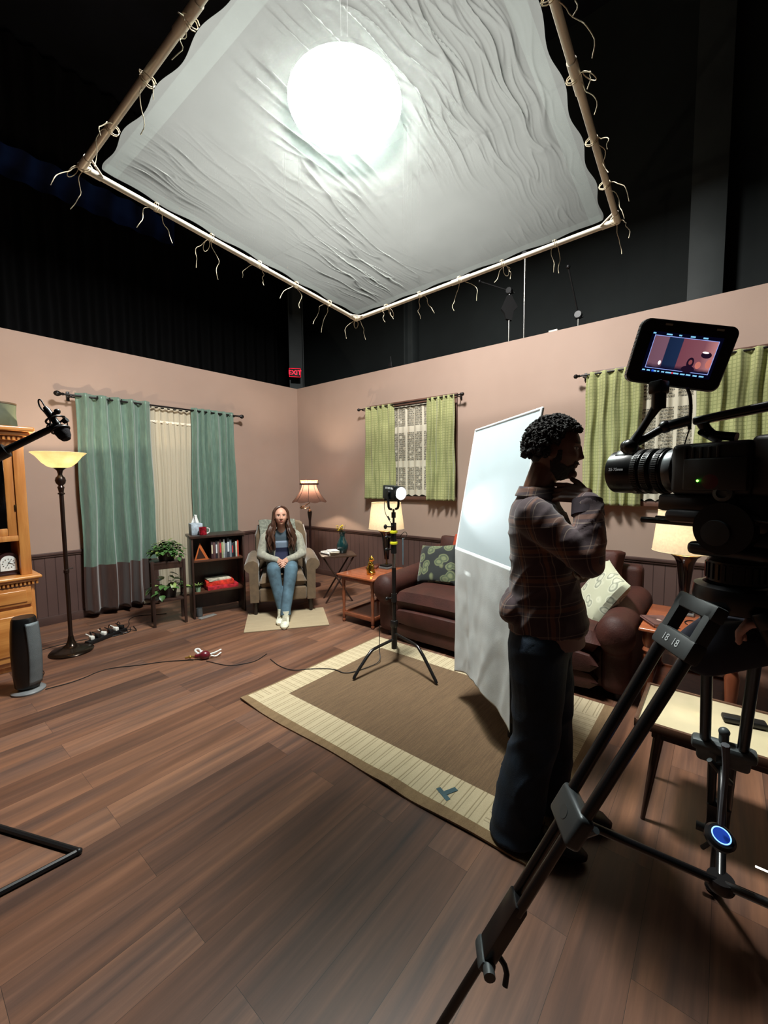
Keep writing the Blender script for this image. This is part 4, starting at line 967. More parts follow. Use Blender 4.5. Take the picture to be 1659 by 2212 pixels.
# right table things
t = thing('book', 'flat brown hardcover book with white pages on the right end table', 'book', (-1.28, -5.27, .55), .55)
b = MB(); b.bx(-.1, .1, -.075, .075, 0, .003); b.bx(-.1, .1, -.075, .075, .022, .025); b.bx(-.1, .1, .072, .075, 0, .025); b.build('cover', M('brown_leather_cover', (88, 60, 56), .4, var=.3, vs=12), t); MB().bx(-.096, .096, -.072, .072, .003, .022).build('pages', M('white_pages', (222, 218, 206), .8), t)
MB().ball((0, 0, .0245), (.022, .014, .002), 16, 6).build('cover_emblem', M('pale_emblem', (176, 150, 140), .5), t)
o = MB().tube([(0, 0, .004), (.04, .02, .004), (.09, .01, .004), (.12, -.03, .004), (.08, -.05, .004)], .003, 6, 2).build('thin_cable', M_blk); at(o, (-1.20, -5.42, .55)); tag(o, 'dark thin cord curled on the right end table beside the book', 'cable')
# ------------------------------------------------------------------ coffee table
t = thing('coffee_table', 'low coffee table with glossy cream top and dark tapered legs at the right edge', 'coffee table', (-2.30, -5.95, 0))
MB().bx(-.20, .20, -.63, .63, .44, .47, .010, 3).build('tabletop', M('glossy_cream_laminate', (206, 192, 158), .14, coat=.5, var=.05, vs=3), t)
b = MB()
for s in (-1, 1): b.bx(s * .205 - .008, s * .205 + .008, -.635, .635, .435, .474, .003); b.bx(-.205, .205, s * .635 - .008, s * .635 + .008, .435, .474, .003)
b.build('edge_band', wood('dark_walnut_band', (70, 46, 36), (104, 74, 56), 1, .3, .4), t)
b = MB(); b.bx(-.17, .17, -.58, .58, .39, .44, .004); b.build('apron', M_dkw, t)
for sx in (-1, 1):
    for sy in (-1, 1): MB().cyl((sx * .15, sy * .55, .43), (sx * .17, sy * .60, 0), .022, .009, 12).build('leg', M_dkw, t)
o = MB().box((0, 0, .012), (.05, .15, .024), None, .008).build('remote_control', M_blk); at(o, (-2.27, -5.68, .474), .2); tag(o, 'dark remote control lying on the coffee table at the right edge', 'remote control')
# ------------------------------------------------------------------ people
def gs(x, s): return math.exp(-(x / s) ** 2)
def head_grid(b, c, R, k=1.0, fem=False, nose=1.0, n=120, m=90):
    """sculpted head: local -Y is the face, c centre, R rotation"""
    a_, b_, c_ = .076 * k, .096 * k, .118 * k
    def f(u, v):
        th = u * 2 * PI; ph = (v - .5) * PI
        x = a_ * math.sin(th) * math.cos(ph); y = -b_ * math.cos(th) * math.cos(ph); z = c_ * math.sin(ph)
        fr = max(0, -y / b_); t = max(0, -z / c_)
        X_, Z_ = x / k, z / k
        # superellipse fullness on cranium
        if z > 0: s = 1 + .06 * math.sin(PI * min(1, z / c_)); x *= s; y *= s
        if y > 0: y *= 1 - .40 * t ** 1.3; z += .035 * k * t * (y / b_)
        x *= 1 - (.34 if fem else .26) * t ** 1.6
        if y < 0:
            y += .010 * k * gs(Z_ - .045, .03) * (1 - .3 * fr) * 0
            flat = .006 * k * gs(Z_ + .0, .05) * fr; y += flat
            nz = 0
            if -.036 < Z_ < .024:
                q = (.024 - Z_) / .052; nz = .004 + .020 * q if q < 1 else .024 * max(0, 1 - (q - 1) / .16)
            nw = .0075 + .006 * max(0, min(1, (.024 - Z_) / .05))
            y -= nose * k * nz * gs(X_, nw) * fr
            y -= nose * k * .006 * (gs(X_ - .013, .006) + gs(X_ + .013, .006)) * gs(Z_ + .028, .007)
            for s in (-1, 1):
                y += .009 * k * gs(X_ - s * .032, .015) * gs(Z_ - .012, .011)
                y -= .0045 * k * gs(X_ - s * .032, .009) * gs(Z_ - .010, .0055)
                y -= .0045 * k * gs(X_ - s * .030, .02) * gs(Z_ - .031, .007)
                y -= .005 * k * gs(X_ - s * .042, .018) * gs(Z_ + .022, .018)
            lp = 1.0 if fem else 1.5
            y -= lp * .0065 * k * gs(X_, .021) * (gs(Z_ + .050, .0048) + .95 * gs(Z_ + .061, .0052))
            y += .004 * k * gs(X_, .024) * gs(Z_ + .0555, .0022)
            y += .004 * k * gs(X_, .02) * gs(Z_ + .073, .006)
            y -= (.012 if not fem else .010) * k * gs(X_, .022) * gs(Z_ + .094, .016)
        return c + R @ V((x, y, z))
    b.grid(f, n, m, True); head_grid.f = f
    for s in (-1, 1):   # ears
        e = c + R @ V((s * .076 * k, .008 * k, -.004 * k))
        b.ball(e, (.009 * k, .020 * k, .031 * k), 14, 10, R @ Matrix.Rotation(s * .35, 3, 'Z') @ Matrix.Rotation(-.2, 3, 'X'))
    return b
def hand(b, wrist, d, pn, L=.185, curl=(.3, .3, .35, .4), thumb_side=1, spread=.06, tc=.3, k=1.0):
    """d: wrist->fingers, pn: palm normal (fingers curl toward it)"""
    d = V(d).normalized(); pn = (V(pn) - d * V(pn).dot(d)).normalized(); s = d.cross(pn) * thumb_side
    w = V(wrist); pl = L * .50
    for i in range(4):
        o = (i - 1.5) * -.019 * k
        b.cap(w + s * o * .55, w + d * pl * .93 + s * o, .0135 * k, .011 * k, 10)
    b.cap(w + s * .006, w + d * pl * .5 + s * .022 * k, .015 * k, .013 * k, 10)
    ln = (.92, 1.0, .94, .76)
    for i in range(4):
        o = (1.5 - i) * .0195 * k; p = w + d * pl * .95 + s * o; dd = (d + s * (1.5 - i) * spread).normalized(); r = .0088 * k; seg = L * .5 * ln[i]
        for q, (fr, ex) in enumerate(((.44, .8), (.31, 1.2), (.25, 1.0))):
            a_ = curl[i] * ex; dd = (dd * math.cos(a_) + pn * math.sin(a_)).normalized() if abs(dd.dot(pn)) < .98 else -d
            ax = dd.cross(pn)
            n_ = p + dd * seg * fr; b.cap(p, n_, r, r * .9, 10); p = n_; r *= .9
            pn_l = dd.cross(s * thumb_side) * -1
            pn = pn_l if pn_l.dot(pn) > 0 else -pn_l
        pn = (d.cross(s * thumb_side) * -1); pn = pn.normalized()
        if pn.dot(V(hand.pn0)) < 0: pn = -pn
    p = w + d * L * .13 + s * .026 * k; dd = (d * .75 + s * .65 + V(hand.pn0) * tc).normalized()
    b.cap(w + d * .01, p, .013 * k, .0125 * k, 10); q = p + dd * L * .2; b.cap(p, q, .0125 * k, .0105 * k, 10)
    dd = (dd + d * .5 + V(hand.pn0) * tc).normalized(); b.cap(q, q + dd * L * .16, .0105 * k, .0085 * k, 10)
def mkhand(b, wrist, d, pn, **kw):
    dd = V(d).normalized(); hand.pn0 = (V(pn) - dd * V(pn).dot(dd)).normalized(); hand(b, wrist, dd, hand.pn0, **kw)
def ell(c, rx, ry, n=28, R=None, p=2.3, tw=0):
    r = []
    for k in range(n):
        a_ = 2 * PI * k / n; x, y = math.cos(a_), math.sin(a_)
        q = V((rx * abs(x) ** (2 / p) * (1 if x > 0 else -1), ry * abs(y) ** (2 / p) * (1 if y > 0 else -1), 0))
        r.append(V(c) + (R @ q if R is not None else q))
    return r
def skin_mat(name, c, lip, brow, hc, R, k, eye=(40, 28, 22)):
    """skin with lips and brows as procedural regions, in head space (real anatomy colouring)"""
    t = NT(name); v = t.obj(); n = t.noise(v, 18, 3)
    base = t.ramp(n, [(.3, tuple(x * .93 for x in c)), (.7, tuple(min(255, x * 1.04) for x in c))])
    # to head space
    sub = t.n('ShaderNodeVectorMath', operation='SUBTRACT'); t.link(v, sub.inputs[0]); sub.inputs[1].default_value = hc
    Ri = R.inverted(); out = []
    for row in range(3):
        dt = t.n('ShaderNodeVectorMath', operation='DOT_PRODUCT'); t.link(sub.outputs[0], dt.inputs[0]); dt.inputs[1].default_value = tuple(Ri[row][j] / k for j in range(3)); out.append(dt.outputs['Value'])
    hx, hy, hz = out; ax = t.math('ABSOLUTE', hx); front = t.math('LESS_THAN', hy, -.055)
    def blob(cx, cz, rx, rz):
        a = t.math('DIVIDE', t.math('SUBTRACT', ax, cx), rx); b_ = t.math('DIVIDE', t.math('SUBTRACT', hz, cz), rz)
        d = t.math('ADD', t.math('MULTIPLY', a, a), t.math('MULTIPLY', b_, b_))
        return t.math('MULTIPLY', t.math('LESS_THAN', d, 1.0), front)
    col = t.mix(t.math('MULTIPLY', blob(0, -.0555, .024, .010), .8), base, rgb(lip))
    col = t.mix(t.math('MULTIPLY', blob(.031, .030, .019, .0042), .85), col, rgb(brow))
    col = t.mix(t.math('MULTIPLY', blob(.032, .010, .0145, .0052), .9), col, rgb((196, 186, 178)))
    col = t.mix(blob(.032, .010, .0062, .0056), col, rgb(eye))
    col = t.mix(t.math('MULTIPLY', blob(.032, .0155, .016, .0022), .9), col, rgb(tuple(x * .5 for x in brow)))
    col = t.mix(t.math('MULTIPLY', blob(.011, -.036, .005, .0028), .7), col, rgb(tuple(x * .45 for x in c)))
    return t.done(t.bsdf(col, .5, 0, t.bump(t.noise(v, 260, 2), .08, .001), spec=.4))
I3 = Matrix.Identity(3)
def R3(ax, a): return Matrix.Rotation(a, 3, ax)
M_hairw = M('brown_hair', (62, 40, 30), .42, var=.5, vs=30, stretch=(6, 6, .5), spec=.4)
def shirt_stripes(name, z1, z2, top, mid, bot):
    t = NT(name); v = t.obj(); sx = t.n('ShaderNodeSeparateXYZ'); t.link(v, sx.inputs[0])
    c = t.mix(t.math('GREATER_THAN', sx.outputs[2], z2), rgb(bot), rgb(mid)); c = t.mix(t.math('GREATER_THAN', sx.outputs[2], z1), c, rgb(top))
    return t.done(t.bsdf(c, .85, 0, t.bump(t.noise(v, 120, 3), .2, .003)))
M_denim = M('light_denim', (74, 98, 112), .85, var=.22, vs=9, bump=.4, bs=500)
# ---- woman in the armchair (local frame: -Y toward the camera)
W = thing('person', 'woman with long brown hair in sage cardigan and jeans sitting in the tan armchair', 'person', (AC[0], AC[1], 0), AR)
HR = R3('X', -.10) @ R3('Z', .05); HC = V((-.005, .235, 1.105)); HK = .97
b = MB(); head_grid(b, HC, HR, HK, True)
b.chain([(0, .315, .90), (-.003, .285, .965), (-.005, .262, 1.03)], [.062, .052, .05])
b.rings([ell((0, .36, .50), .15, .10), ell((0, .38, .58), .135, .09), ell((0, .39, .68), .12, .085), ell((0, .37, .80), .14, .095), ell((0, .34, .90), .15, .07), ell((0, .325, .935), .07, .05)])
for s in (-1, 1):
    b.chain([(s * .085, .34, .525), (-.102, -.085, .53) if s < 0 else (.088, -.095, .535), (-.066, -.155, .32) if s < 0 else (.05, -.2, .32), (-.022, -.215, .125) if s < 0 else (.012, -.305, .135)], [.075, .05, .04, .034])
    b.chain([(s * .150, .335, .885), (s * .19, .32, .845), (s * .225, .285, .72), (s * .232, .25, .655), (s * .16, .13, .64), (s * .055, .03, .63)], [.038, .038, .034, .034, .028, .023])
W_WR = [V((-.05, .02, .628)), V((.05, .015, .632))]
mkhand(b, W_WR[0], (.45, -.85, -.22), (.75, .3, -.5), L=.165, thumb_side=-1, curl=(.45, .5, .5, .55), k=.88)
mkhand(b, W_WR[1], (-.45, -.85, -.22), (-.75, .3, -.5), L=.165, thumb_side=1, curl=(.45, .5, .5, .55), k=.88)
o = b.build('body', skin_mat('woman_skin', (212, 160, 138), (178, 96, 92), (70, 46, 36), HC, HR, HK), W); bake(o, .0042, .4, 2)
b = MB(); b.rings([ell((0, .35, .50), .172, .115), ell((0, .365, .57), .16, .108), ell((0, .375, .68), .148, .104), ell((0, .35, .80), .165, .118), ell((0, .335, .87), .168, .10), ell((0, .325, .92), .12, .075), ell((0, .318, .955), .068, .06)])
for s in (-1, 1): b.chain([(s * .15, .34, .885), (s * .20, .30, .78)], [.052, .048])
o = b.build('striped_shirt', shirt_stripes('colour_block_shirt', .82, .735, (64, 78, 88), (156, 172, 194), (44, 46, 74)), W); bake(o, .007, .5, 4)
M_card = M('sage_cardigan', (152, 150, 136), .95, var=.12, vs=30, bump=.6, bs=150, sheen=.3)
b = MB()
def card(off):
    def f(u, v):
        z = .515 + .42 * v; op = .62 - .16 * math.sin(v * PI) + .02 * math.sin(v * 9)
        a_ = -PI / 2 + op + u * (2 * PI - 2 * op)
        tt = (z - .515) / .42; rx = .190 - .010 * math.sin(tt * PI) - .085 * max(0, tt - .82) / .18; ry = .130 - .035 * max(0, tt - .8) / .2
        rx += off + .006 * math.sin(a_ * 7 + v * 5) * (1 - v); ry += off
        return V((rx * math.cos(a_), .355 - .03 * tt + ry * math.sin(a_), z))
    return f
b.grid(card(0), 60, 30); b.grid(lambda u, v: card(-.012)(1 - u, v), 60, 30)
for u in (0, 1): b.rings([[card(0)(u, k / 30) for k in range(31)], [card(-.012)(u, k / 30) for k in range(31)]], closed=False)
for v in (0, 1): b.rings([[card(0)(k / 60, v) for k in range(61)], [card(-.012)(k / 60, v) for k in range(61)]], closed=False)
for s in (-1, 1):
    P_ = [(s * .150, .335, .885), (s * .19, .32, .845), (s * .225, .285, .72), (s * .232, .25, .655), (s * .16, .13, .64), (s * .065, .035, .63)]
    b.chain(P_, [.058, .062, .056, .055, .046, .036], 18)
    q = V(P_[-1]); d_ = (q - V(P_[-2])).normalized(); b.cyl(q - d_ * .01, q + d_ * .022, .037, .036, 18)
o = b.build('cardigan', M_card, W); bake(o, .0065, .4, 3)
b = MB()
b.rings([ell((0, .36, .475), .175, .12), ell((0, .355, .52), .18, .13), ell((0, .355, .575), .165, .115)])
LL = [V((-.085, .34, .525)), V((-.102, -.085, .530)), V((-.066, -.155, .32)), V((-.022, -.215, .125))]
RL_ = [V((.085, .34, .525)), V((.088, -.095, .535)), V((.050, -.200, .32)), V((.012, -.305, .135))]
b.chain(LL, [.098, .075, .058, .050], 20); b.chain(RL_, [.098, .075, .060, .054], 20)
b.cyl(LL[-1], LL[-1] - V((-.01, .012, .05)), .05, .053, 20); b.cyl(RL_[-1], RL_[-1] - V((.002, .015, .045)), .054, .057, 20)
o = b.build('jeans', M_denim, W); bake(o, .007, .5, 4)
M_snk = M('cream_sneaker', (214, 214, 194), .6, var=.1, vs=30, bump=.3, bs=120)
def shoe(parent, heel, toe, w_, h, mat, sole, name='shoe', hi=0):
    heel, toe = V(heel), V(toe); d = toe - heel; L = d.length; d.normalize(); s = d.cross(V((0, 0, 1))).normalized(); u = s.cross(d)
    R = Matrix((s, d, u)).transposed()
    b = MB(); rr = []
    for t_, ww, hh in ((0, .55, .62), (.06, .72, .78), (.2, .78, .92), (.38, .80, .85), (.58, .95, .60), (.78, 1.0, .46), (.92, .80, .38), (1.0, .42, .24)):
        c = heel + d * L * t_; r = []
        for k in range(20):
            a_ = 2 * PI * k / 20; x, z = math.cos(a_), math.sin(a_)
            r.append(c + s * (w_ / 2 * ww * abs(x) ** .8 * (1 if x > 0 else -1)) + u * (h * hh * (.5 + .5 * z)))
        rr.append(r)
    b.rings(rr)
    if hi: b.cyl(heel + d * L * .22 + u * h * .6, heel + d * L * .2 + u * (h + hi), w_ * .42, w_ * .40, 18)
    o = b.build(name, mat, parent); sb = MB()
    rr = []
    for z_, e in ((-.004, .98), (.0, 1.04), (.018, 1.05), (.024, 1.0)):
        r = []
        for k in range(28):
            a_ = 2 * PI * k / 28; x, y = math.cos(a_), math.sin(a_)
            wv = w_ / 2 * (.80 + .2 * y) * e; r.append(heel + d * (L * (.5 + .515 * e * y)) + s * wv * x + u * z_)
        rr.append(r)
    sb.rings(rr); sb.build('sole', sole, o)
    lb = MB()
    for i in range(4):
        c = heel + d * L * (.42 + .08 * i) + u * h * (.86 - .09 * i); lb.tube([c - s * w_ * .25, c + u * .006, c + s * w_ * .25], .003, 6, 1)
    lb.build('laces', sole, o); return o
M_sole = M('pale_sole', (190, 178, 150), .6)
shoe(W, (.020, -.285, .012), (-.012, -.52, .010), .092, .10, M_snk, M_sole, hi=.03)
shoe(W, (-.03, -.19, .014), (-.055, -.41, .016), .088, .095, M_snk, M_sole, hi=.03)
# hair
b = MB(); rnd = random.Random(5)
def hp(x, y, z): return HC + HR @ V((x, y, z)) * HK
b2 = MB()
def scalp(u, v):
    th = (u - .5) * 2 * PI * .66 + PI      # back centred, opening at face
    ph = v * PI / 2
    x = .086 * math.sin(th) * math.cos(ph); y = -.108 * math.cos(th) * math.cos(ph); z = .128 * math.sin(ph)
    part = .004 * gs(x, .006) * (1 if z > .08 else 0)
    zz = z - part
    if v < .35: zz -= (.35 - v) * .10
    return hp(x, y + .004, zz)
b2.grid(scalp, 48, 20)
for s in (-1, 1):
    for i in range(46):
        f = i / 45; th = (1.22 + .75 * f) if i % 2 else (1.32 + 1.2 * f)
        x0 = .082 * math.sin(th) * s; y0 = -.098 * math.cos(th)
        top = hp(s * .004, -.035 + .07 * f, .124); sd = hp(x0 * 1.03, y0 * 1.0, .03); pts = [top, hp(s * .052, -.038 + .08 * f, .108), hp(s * .080, y0 * .9 - .012 * (1 - f), .062), sd, hp(x0 * 1.12, y0 * .98 + .004, -.05)]
        fall = rnd.uniform(.27, .37) if f < .6 else rnd.uniform(.2, .3); z0 = pts[-1].z; a0 = rnd.uniform(0, 6); out = rnd.uniform(.02, .085)
        front = max(0, 1 - f * 1.2)
        for k in range(1, 9):
            q = k / 8; z = z0 - fall * q
            yy = pts[3].y + (.02 - .05 * front * 1.1) * math.sin(q * PI * .7) - .035 * front * q + .012 * math.sin(a0 + q * 8)
            xx = pts[3].x + s * (out * math.sin(q * PI * .55) * 1.1 - .02 * front * q) + .013 * math.sin(a0 + q * 10)
            if z < .90 and f < .6: yy = min(yy, .20 + .02 * math.sin(a0))
            pts.append(V((xx, yy, z)))
        r0 = rnd.uniform(.009, .014)
        b.tube(pts, lambda t_, r0=r0: r0 * (.35 + 1.1 * math.sin(PI * min(1, t_ * .85 + .12)) ** .7) * (1 - .55 * max(0, t_ - .7) / .3), 7, 1)
for v_ in b2.b.verts: pass
h_ = b.build('hair', M_hairw, W, weld=False)
h2 = b2.build('hair_cap', M_hairw, h_, solid=.012)
# ---- man standing, seen in profile
MX = V((-2.80, -4.985, 0)); MRZ = .30
P = thing('person', 'standing man with dark curly hair in plaid flannel shirt, hand at chin', 'person', tuple(MX + V((0, 0, .012))), MRZ)
HRm = R3('X', .05); HCm = V((0, -.045, 1.625)); HKm = 1.03
b = MB(); head_grid(b, HCm, HRm, HKm, False, .98)
b.ball(HCm + V((0, -.066, -.096)), (.028, .022, .02), 14, 10)
b.chain([(0, .03, 1.40), (0, .015, 1.47), (0, -.01, 1.55)], [.07, .060, .058])
b.rings([ell((0, .0, .86), .145, .105), ell((0, 0, .98), .14, .10), ell((0, .01, 1.10), .135, .09), ell((0, .01, 1.25), .165, .105), ell((0, .02, 1.36), .16, .09), ell((0, .03, 1.42), .08, .06)])
for s in (-1, 1):
    b.chain([(s * .085, 0, .84), (s * .095, -.005 if s < 0 else -.045, .60), (s * .10, .005 if s < 0 else -.055, .44), (s * .106, .07 if s < 0 else -.05, .09)], [.080, .06, .055, .04])
RSH, REL, RWR = V((-.185, .02, 1.365)), V((-.21, -.165, 1.215)), V((-.125, -.165, 1.425))
LSH, LEL, LWR = V((.185, .02, 1.365)), V((.21, -.05, 1.09)), V((.02, -.17, 1.12))
b.chain([RSH, REL, RWR], [.05, .042, .028]); b.chain([LSH, LEL, LWR], [.05, .042, .028])
mkhand(b, RWR + V((.004, .004, .022)), (.38, .90, .14), (.80, -.2, -.55), L=.19, thumb_side=-1, curl=(.30, .45, .55, .65), k=1.12, tc=.1)
mkhand(b, LWR, (-.85, .05, .1), (0, .35, .9), L=.18, thumb_side=1, curl=(.35, .35, .4, .4))
FM = head_grid.f
skm = skin_mat('man_skin', (92, 58, 42), (84, 46, 40), (16, 10, 9), HCm, HRm, HKm, (18, 12, 10))
o = b.build('body', skm, P); bake(o, .0042, .4, 2)
M_curl = M('black_curls', (20, 14, 11), .85, var=.4, vs=60)
b = MB(); rnd = random.Random(9); n = 0
def mh(x, y, z): return HCm + HRm @ V((x, y, z)) * HKm
b.ball(mh(0, .012, .026), (.083, .098, .101), 24, 16, HRm)
while n < 1500:
    z = rnd.uniform(-.35, 1); th = rnd.uniform(-PI, PI); ph = math.asin(z); cx, cy = math.sin(th) * math.cos(ph), -math.cos(th) * math.cos(ph)
    if cy < -.35 and z < .52: continue
    if cy < .12 and z < .10: continue
    if cy < -.15 and z < .34: continue
    r = rnd.uniform(.94, 1.07)
    p = mh(.090 * cx * r, (.112 * cy + .006) * r, .118 * z * r + .016); n += 1
    if n % 3 != 0:
        q = []; ax = V((rnd.uniform(-1, 1), rnd.uniform(-1, 1), rnd.uniform(-1, 1))).normalized(); u_, w_, _ = basis(ax)
        for k in range(7): a_ = k * .95; q.append(p + (u_ * math.cos(a_) + w_ * math.sin(a_)) * .0072 + ax * k * .0014)
        b.tube(q, .0026, 4)
    else: b.ball(p, rnd.uniform(.006, .010), 6, 5)
hm = b.build('hair', M_curl, P, weld=False)
b = MB(); nu, nv = 160, 130; Ri_ = HRm.inverted(); vc = {}
def bp_(i, j):
    if (i, j) not in vc:
        p = FM(i / nu, j / nv); c = (p - HCm).normalized(); o_ = .0035 + .0022 * noise.noise(p * 160)
        vc[(i, j)] = b.b.verts.new(p + c * o_)
    return vc[(i, j)]
for i in range(nu):
    for j in range(nv):
        q = Ri_ @ (FM((i + .5) / nu, (j + .5) / nv) - HCm) / HKm
        th = abs(math.atan2(q.x, -q.y)); edge = .006 * noise.noise(q * 120)
        jaw = q.z < -.040 - .020 * gs(th - .75, .35) + edge and th < 1.75 and q.z > -.112
        mous = -.049 < q.z < -.040 and th < .42
        lips = -.068 < q.z < -.049 and th < .33
        side = q.z < .0 and 1.2 < th < 1.62 and q.z > -.11
        if (jaw or mous or side) and not lips: b._f([bp_(i, j), bp_(i + 1, j), bp_(i + 1, j + 1), bp_(i, j + 1)])
b.build('beard', M_curl, P, weld=False)
def m_plaid():
    t = NT('plaid_flannel'); v = t.obj(rot=(.12, 0, 0)); sx = t.n('ShaderNodeSeparateXYZ'); t.link(v, sx.inputs[0])
    def st(val, fq, of):
        fr = t.math('FRACT', t.math('MULTIPLY', t.math('ADD', val, of), fq))
        return t.ramp(fr, [(0, (64, 47, 52)), (.40, (64, 47, 52)), (.42, (150, 132, 116)), (.445, (72, 54, 58)), (.52, (72, 54, 58)), (.54, (116, 78, 60)), (.66, (116, 78, 60)), (.68, (58, 42, 47)), (.76, (128, 108, 98)), (.79, (64, 47, 52))], 'CONSTANT')
    ang = t.math('ADD', t.math('MULTIPLY', sx.outputs[1], 1.0), t.math('MULTIPLY', sx.outputs[0], .8))
    a = st(sx.outputs[2], 8.5, .02); b_ = st(ang, 9.0, .05); col = t.mix(.5, a, b_)
    hl = t.mix(1.0, a, b_, 'LIGHTEN'); col = t.mix(.35, col, hl)
    return t.done(t.bsdf(col, .9, 0, t.bump(t.noise(t.obj(), 350, 2), .2, .002), sheen=.2))
MP = m_plaid()
b = MB()
b.rings([ell((0, -.035, .90), .19, .155, 36), ell((0, -.03, .97), .185, .152, 36), ell((0, -.02, 1.05), .172, .138, 36), ell((0, -.015, 1.15), .175, .132, 36), ell((0, -.008, 1.26), .192, .132, 36), ell((0, .01, 1.34), .195, .120, 36), ell((0, .022, 1.40), .15, .095, 36), ell((0, .018, 1.44), .082, .072, 36), ell((0, .012, 1.475), .07, .068, 36)])
b.chain([RSH + V((.02, 0, .0)), RSH * .55 + REL * .45, REL], [.076, .064, .056], 22); b.chain([REL, REL * .4 + RWR * .6, RWR - V((.006, .0, .012))], [.056, .054, .048], 22)
b.cyl(RWR - V((.014, -.002, .055)), RWR + V((.003, 0, .0)), .053, .049, 22)
b.chain([LSH - V((.02, 0, 0)), LSH * .5 + LEL * .5, LEL], [.078, .066, .06], 20); b.chain([LEL, LWR + V((.06, .02, 0))], [.06, .05], 20)
b.ball((-.07, .105, .975), (.10, .05, .06), 16, 10); b.ball((.07, .105, .975), (.10, .05, .06), 16, 10)
o = b.build('plaid_shirt', MP, P); bake(o, .0075, .5, 3)
for v_ in o.data.vertices:   # cloth wrinkles
    c = v_.co; nrm = v_.normal
    q = noise.noise(V((c.x * 9, c.y * 9, c.z * 5 + c.y * 8))) ; q2 = 1 - abs(noise.noise(V((c.x * 5 + 3, c.y * 11 + c.z * 9, c.z * 7)))) * 2.4
    v_.co = c + nrm * (.006 * q + .007 * max(0, q2) ** 2)
    if c.z < .905: v_.co.z = c.z - .02 * gs(c.y - .08, .09)
b = MB()
for s in (0, 1):
    b.grid(lambda u, v, s=s: V(((.078 + .018 * v - .003 * s) * math.cos(-1.15 + u * (2 * PI - .85) + PI * .0 - .0), .014 + (.074 + .018 * v - .003 * s) * math.sin(-1.15 + u * (2 * PI - .85)), 1.482 - .040 * v + .02 * (1 - math.sin(-1.15 + u * (2 * PI - .85))) * -.4)), 36, 5)
b.build('collar', MP, o, solid=.003)
b = MB(); b.cyl(REL * .18 + RWR * .82 + V((0, 0, -.012)), RWR + V((.004, .002, .006)), .057, .053, 24); b.build('rolled_cuff', M('dark_plum_cuff', (50, 38, 46), .9, var=.15, vs=40), o)
b = MB(); b.rings([ell((0, -.045, .845), .165, .135, 32), ell((0, -.04, .86), .168, .138, 32), ell((0, -.03, .93), .16, .13, 32)]); b.build('undershirt', M('pale_undershirt', (150, 122, 116), .9, var=.08), P)
M_dk = M('dark_denim', (18, 34, 50), .85, var=.3, vs=8, bump=.4, bs=400)
b = MB(); b.rings([ell((0, -.01, .80), .16, .125), ell((0, -.01, .86), .158, .122), ell((0, -.01, .93), .15, .115)])
NL = [V((-.082, .0, .83)), V((-.095, -.005, .62)), V((-.10, .005, .44)), V((-.105, .05, .22)), V((-.108, .075, .075))]
FL = [V((.082, -.01, .83)), V((.09, -.045, .62)), V((.095, -.055, .44)), V((.10, -.055, .24)), V((.10, -.05, .10))]
b.chain(NL, [.118, .100, .088, .094, .10], 22); b.chain(FL, [.115, .098, .086, .09, .094], 22)
b.cyl(NL[-1], NL[-1] + V((0, -.005, -.055)), .098, .112, 24); b.cyl(FL[-1], FL[-1] + V((0, -.01, -.06)), .094, .102, 24)
o = b.build('jeans', M_dk, P); bake(o, .008, .5, 3)
for v_ in o.data.vertices:
    c = v_.co; q2 = 1 - abs(noise.noise(V((c.x * 5, c.y * 6 + c.z * 3, c.z * 5)))) * 2.2; v_.co = c + v_.normal * (.010 * max(0, q2) ** 2)
M_boot = M('dark_leather_boot', (30, 20, 19), .45, var=.2)
shoe(P, (-.108, .115, .004), (-.125, -.19, .004), .105, .10, M_boot, M('brown_sole', (60, 34, 28), .6), 'boot')
shoe(P, (.10, .0, .004), (.085, -.30, .004), .105, .10, M_boot, M('brown_sole', (60, 34, 28), .6), 'boot')
# ---- camera operator at the right edge
Q = thing('person', 'camera operator in dark navy at the right edge, reaching a hand toward the tripod', 'person', (-2.96, -5.93, 0), -1.0)
# local -Y faces the tripod
Ql = Matrix.Rotation(1.0, 3, 'Z')
def ql(p): return Ql @ (V(p) - V((-2.96, -5.93, 0)))
b = MB(); head_grid(b, V((0, -.03, 1.60)), I3, 1.0, False, 1.0, 60, 50)
b.chain([(0, .03, 1.40), (0, 0, 1.52)], [.065, .056]); b.rings([ell((0, 0, .88), .14, .10), ell((0, .01, 1.10), .13, .09), ell((0, .01, 1.27), .16, .10), ell((0, .02, 1.38), .13, .07)])
for s in (-1, 1): b.chain([(s * .09, 0, .88), (s * .10, -.02, .48), (s * .10, .02, .09)], [.085, .058, .042])
HW = ql((-3.405, -5.745, 1.222)); fd = ql((-3.405, -5.660, 1.232)) - HW
sh_ = V((-.18 if HW.x < 0 else .18, 0, 1.36)); el_ = V((HW.x * 1.0 + (.10 if HW.x > 0 else -.10), HW.y + .20, 1.10))
b.chain([sh_, el_, HW], [.05, .042, .027]); sl = V((-sh_.x, 0, 1.36)); b.chain([sl, sl + V((.0, -.04, -.27)), sl + V((-.05 * (1 if sl.x > 0 else -1), -.22, -.30))], [.05, .04, .028])
mkhand(b, sl + V((-.05 * (1 if sl.x > 0 else -1), -.22, -.30)), (0, -1, -.1), (0, 0, -1), thumb_side=1)
mkhand(b, HW, fd, (0, .1, -1), L=.18, thumb_side=1, curl=(.55, .6, .65, .7), spread=.0)
o = b.build('body', M('operator_skin', (206, 160, 146), .5, var=.06), Q); bake(o, .0055, .4, 2)
b = MB(); b.rings([ell((0, 0, .84), .18, .135), ell((0, 0, .95), .175, .13), ell((0, 0, 1.10), .16, .12), ell((0, 0, 1.27), .19, .13), ell((0, .02, 1.38), .16, .095), ell((0, .02, 1.44), .08, .075)])
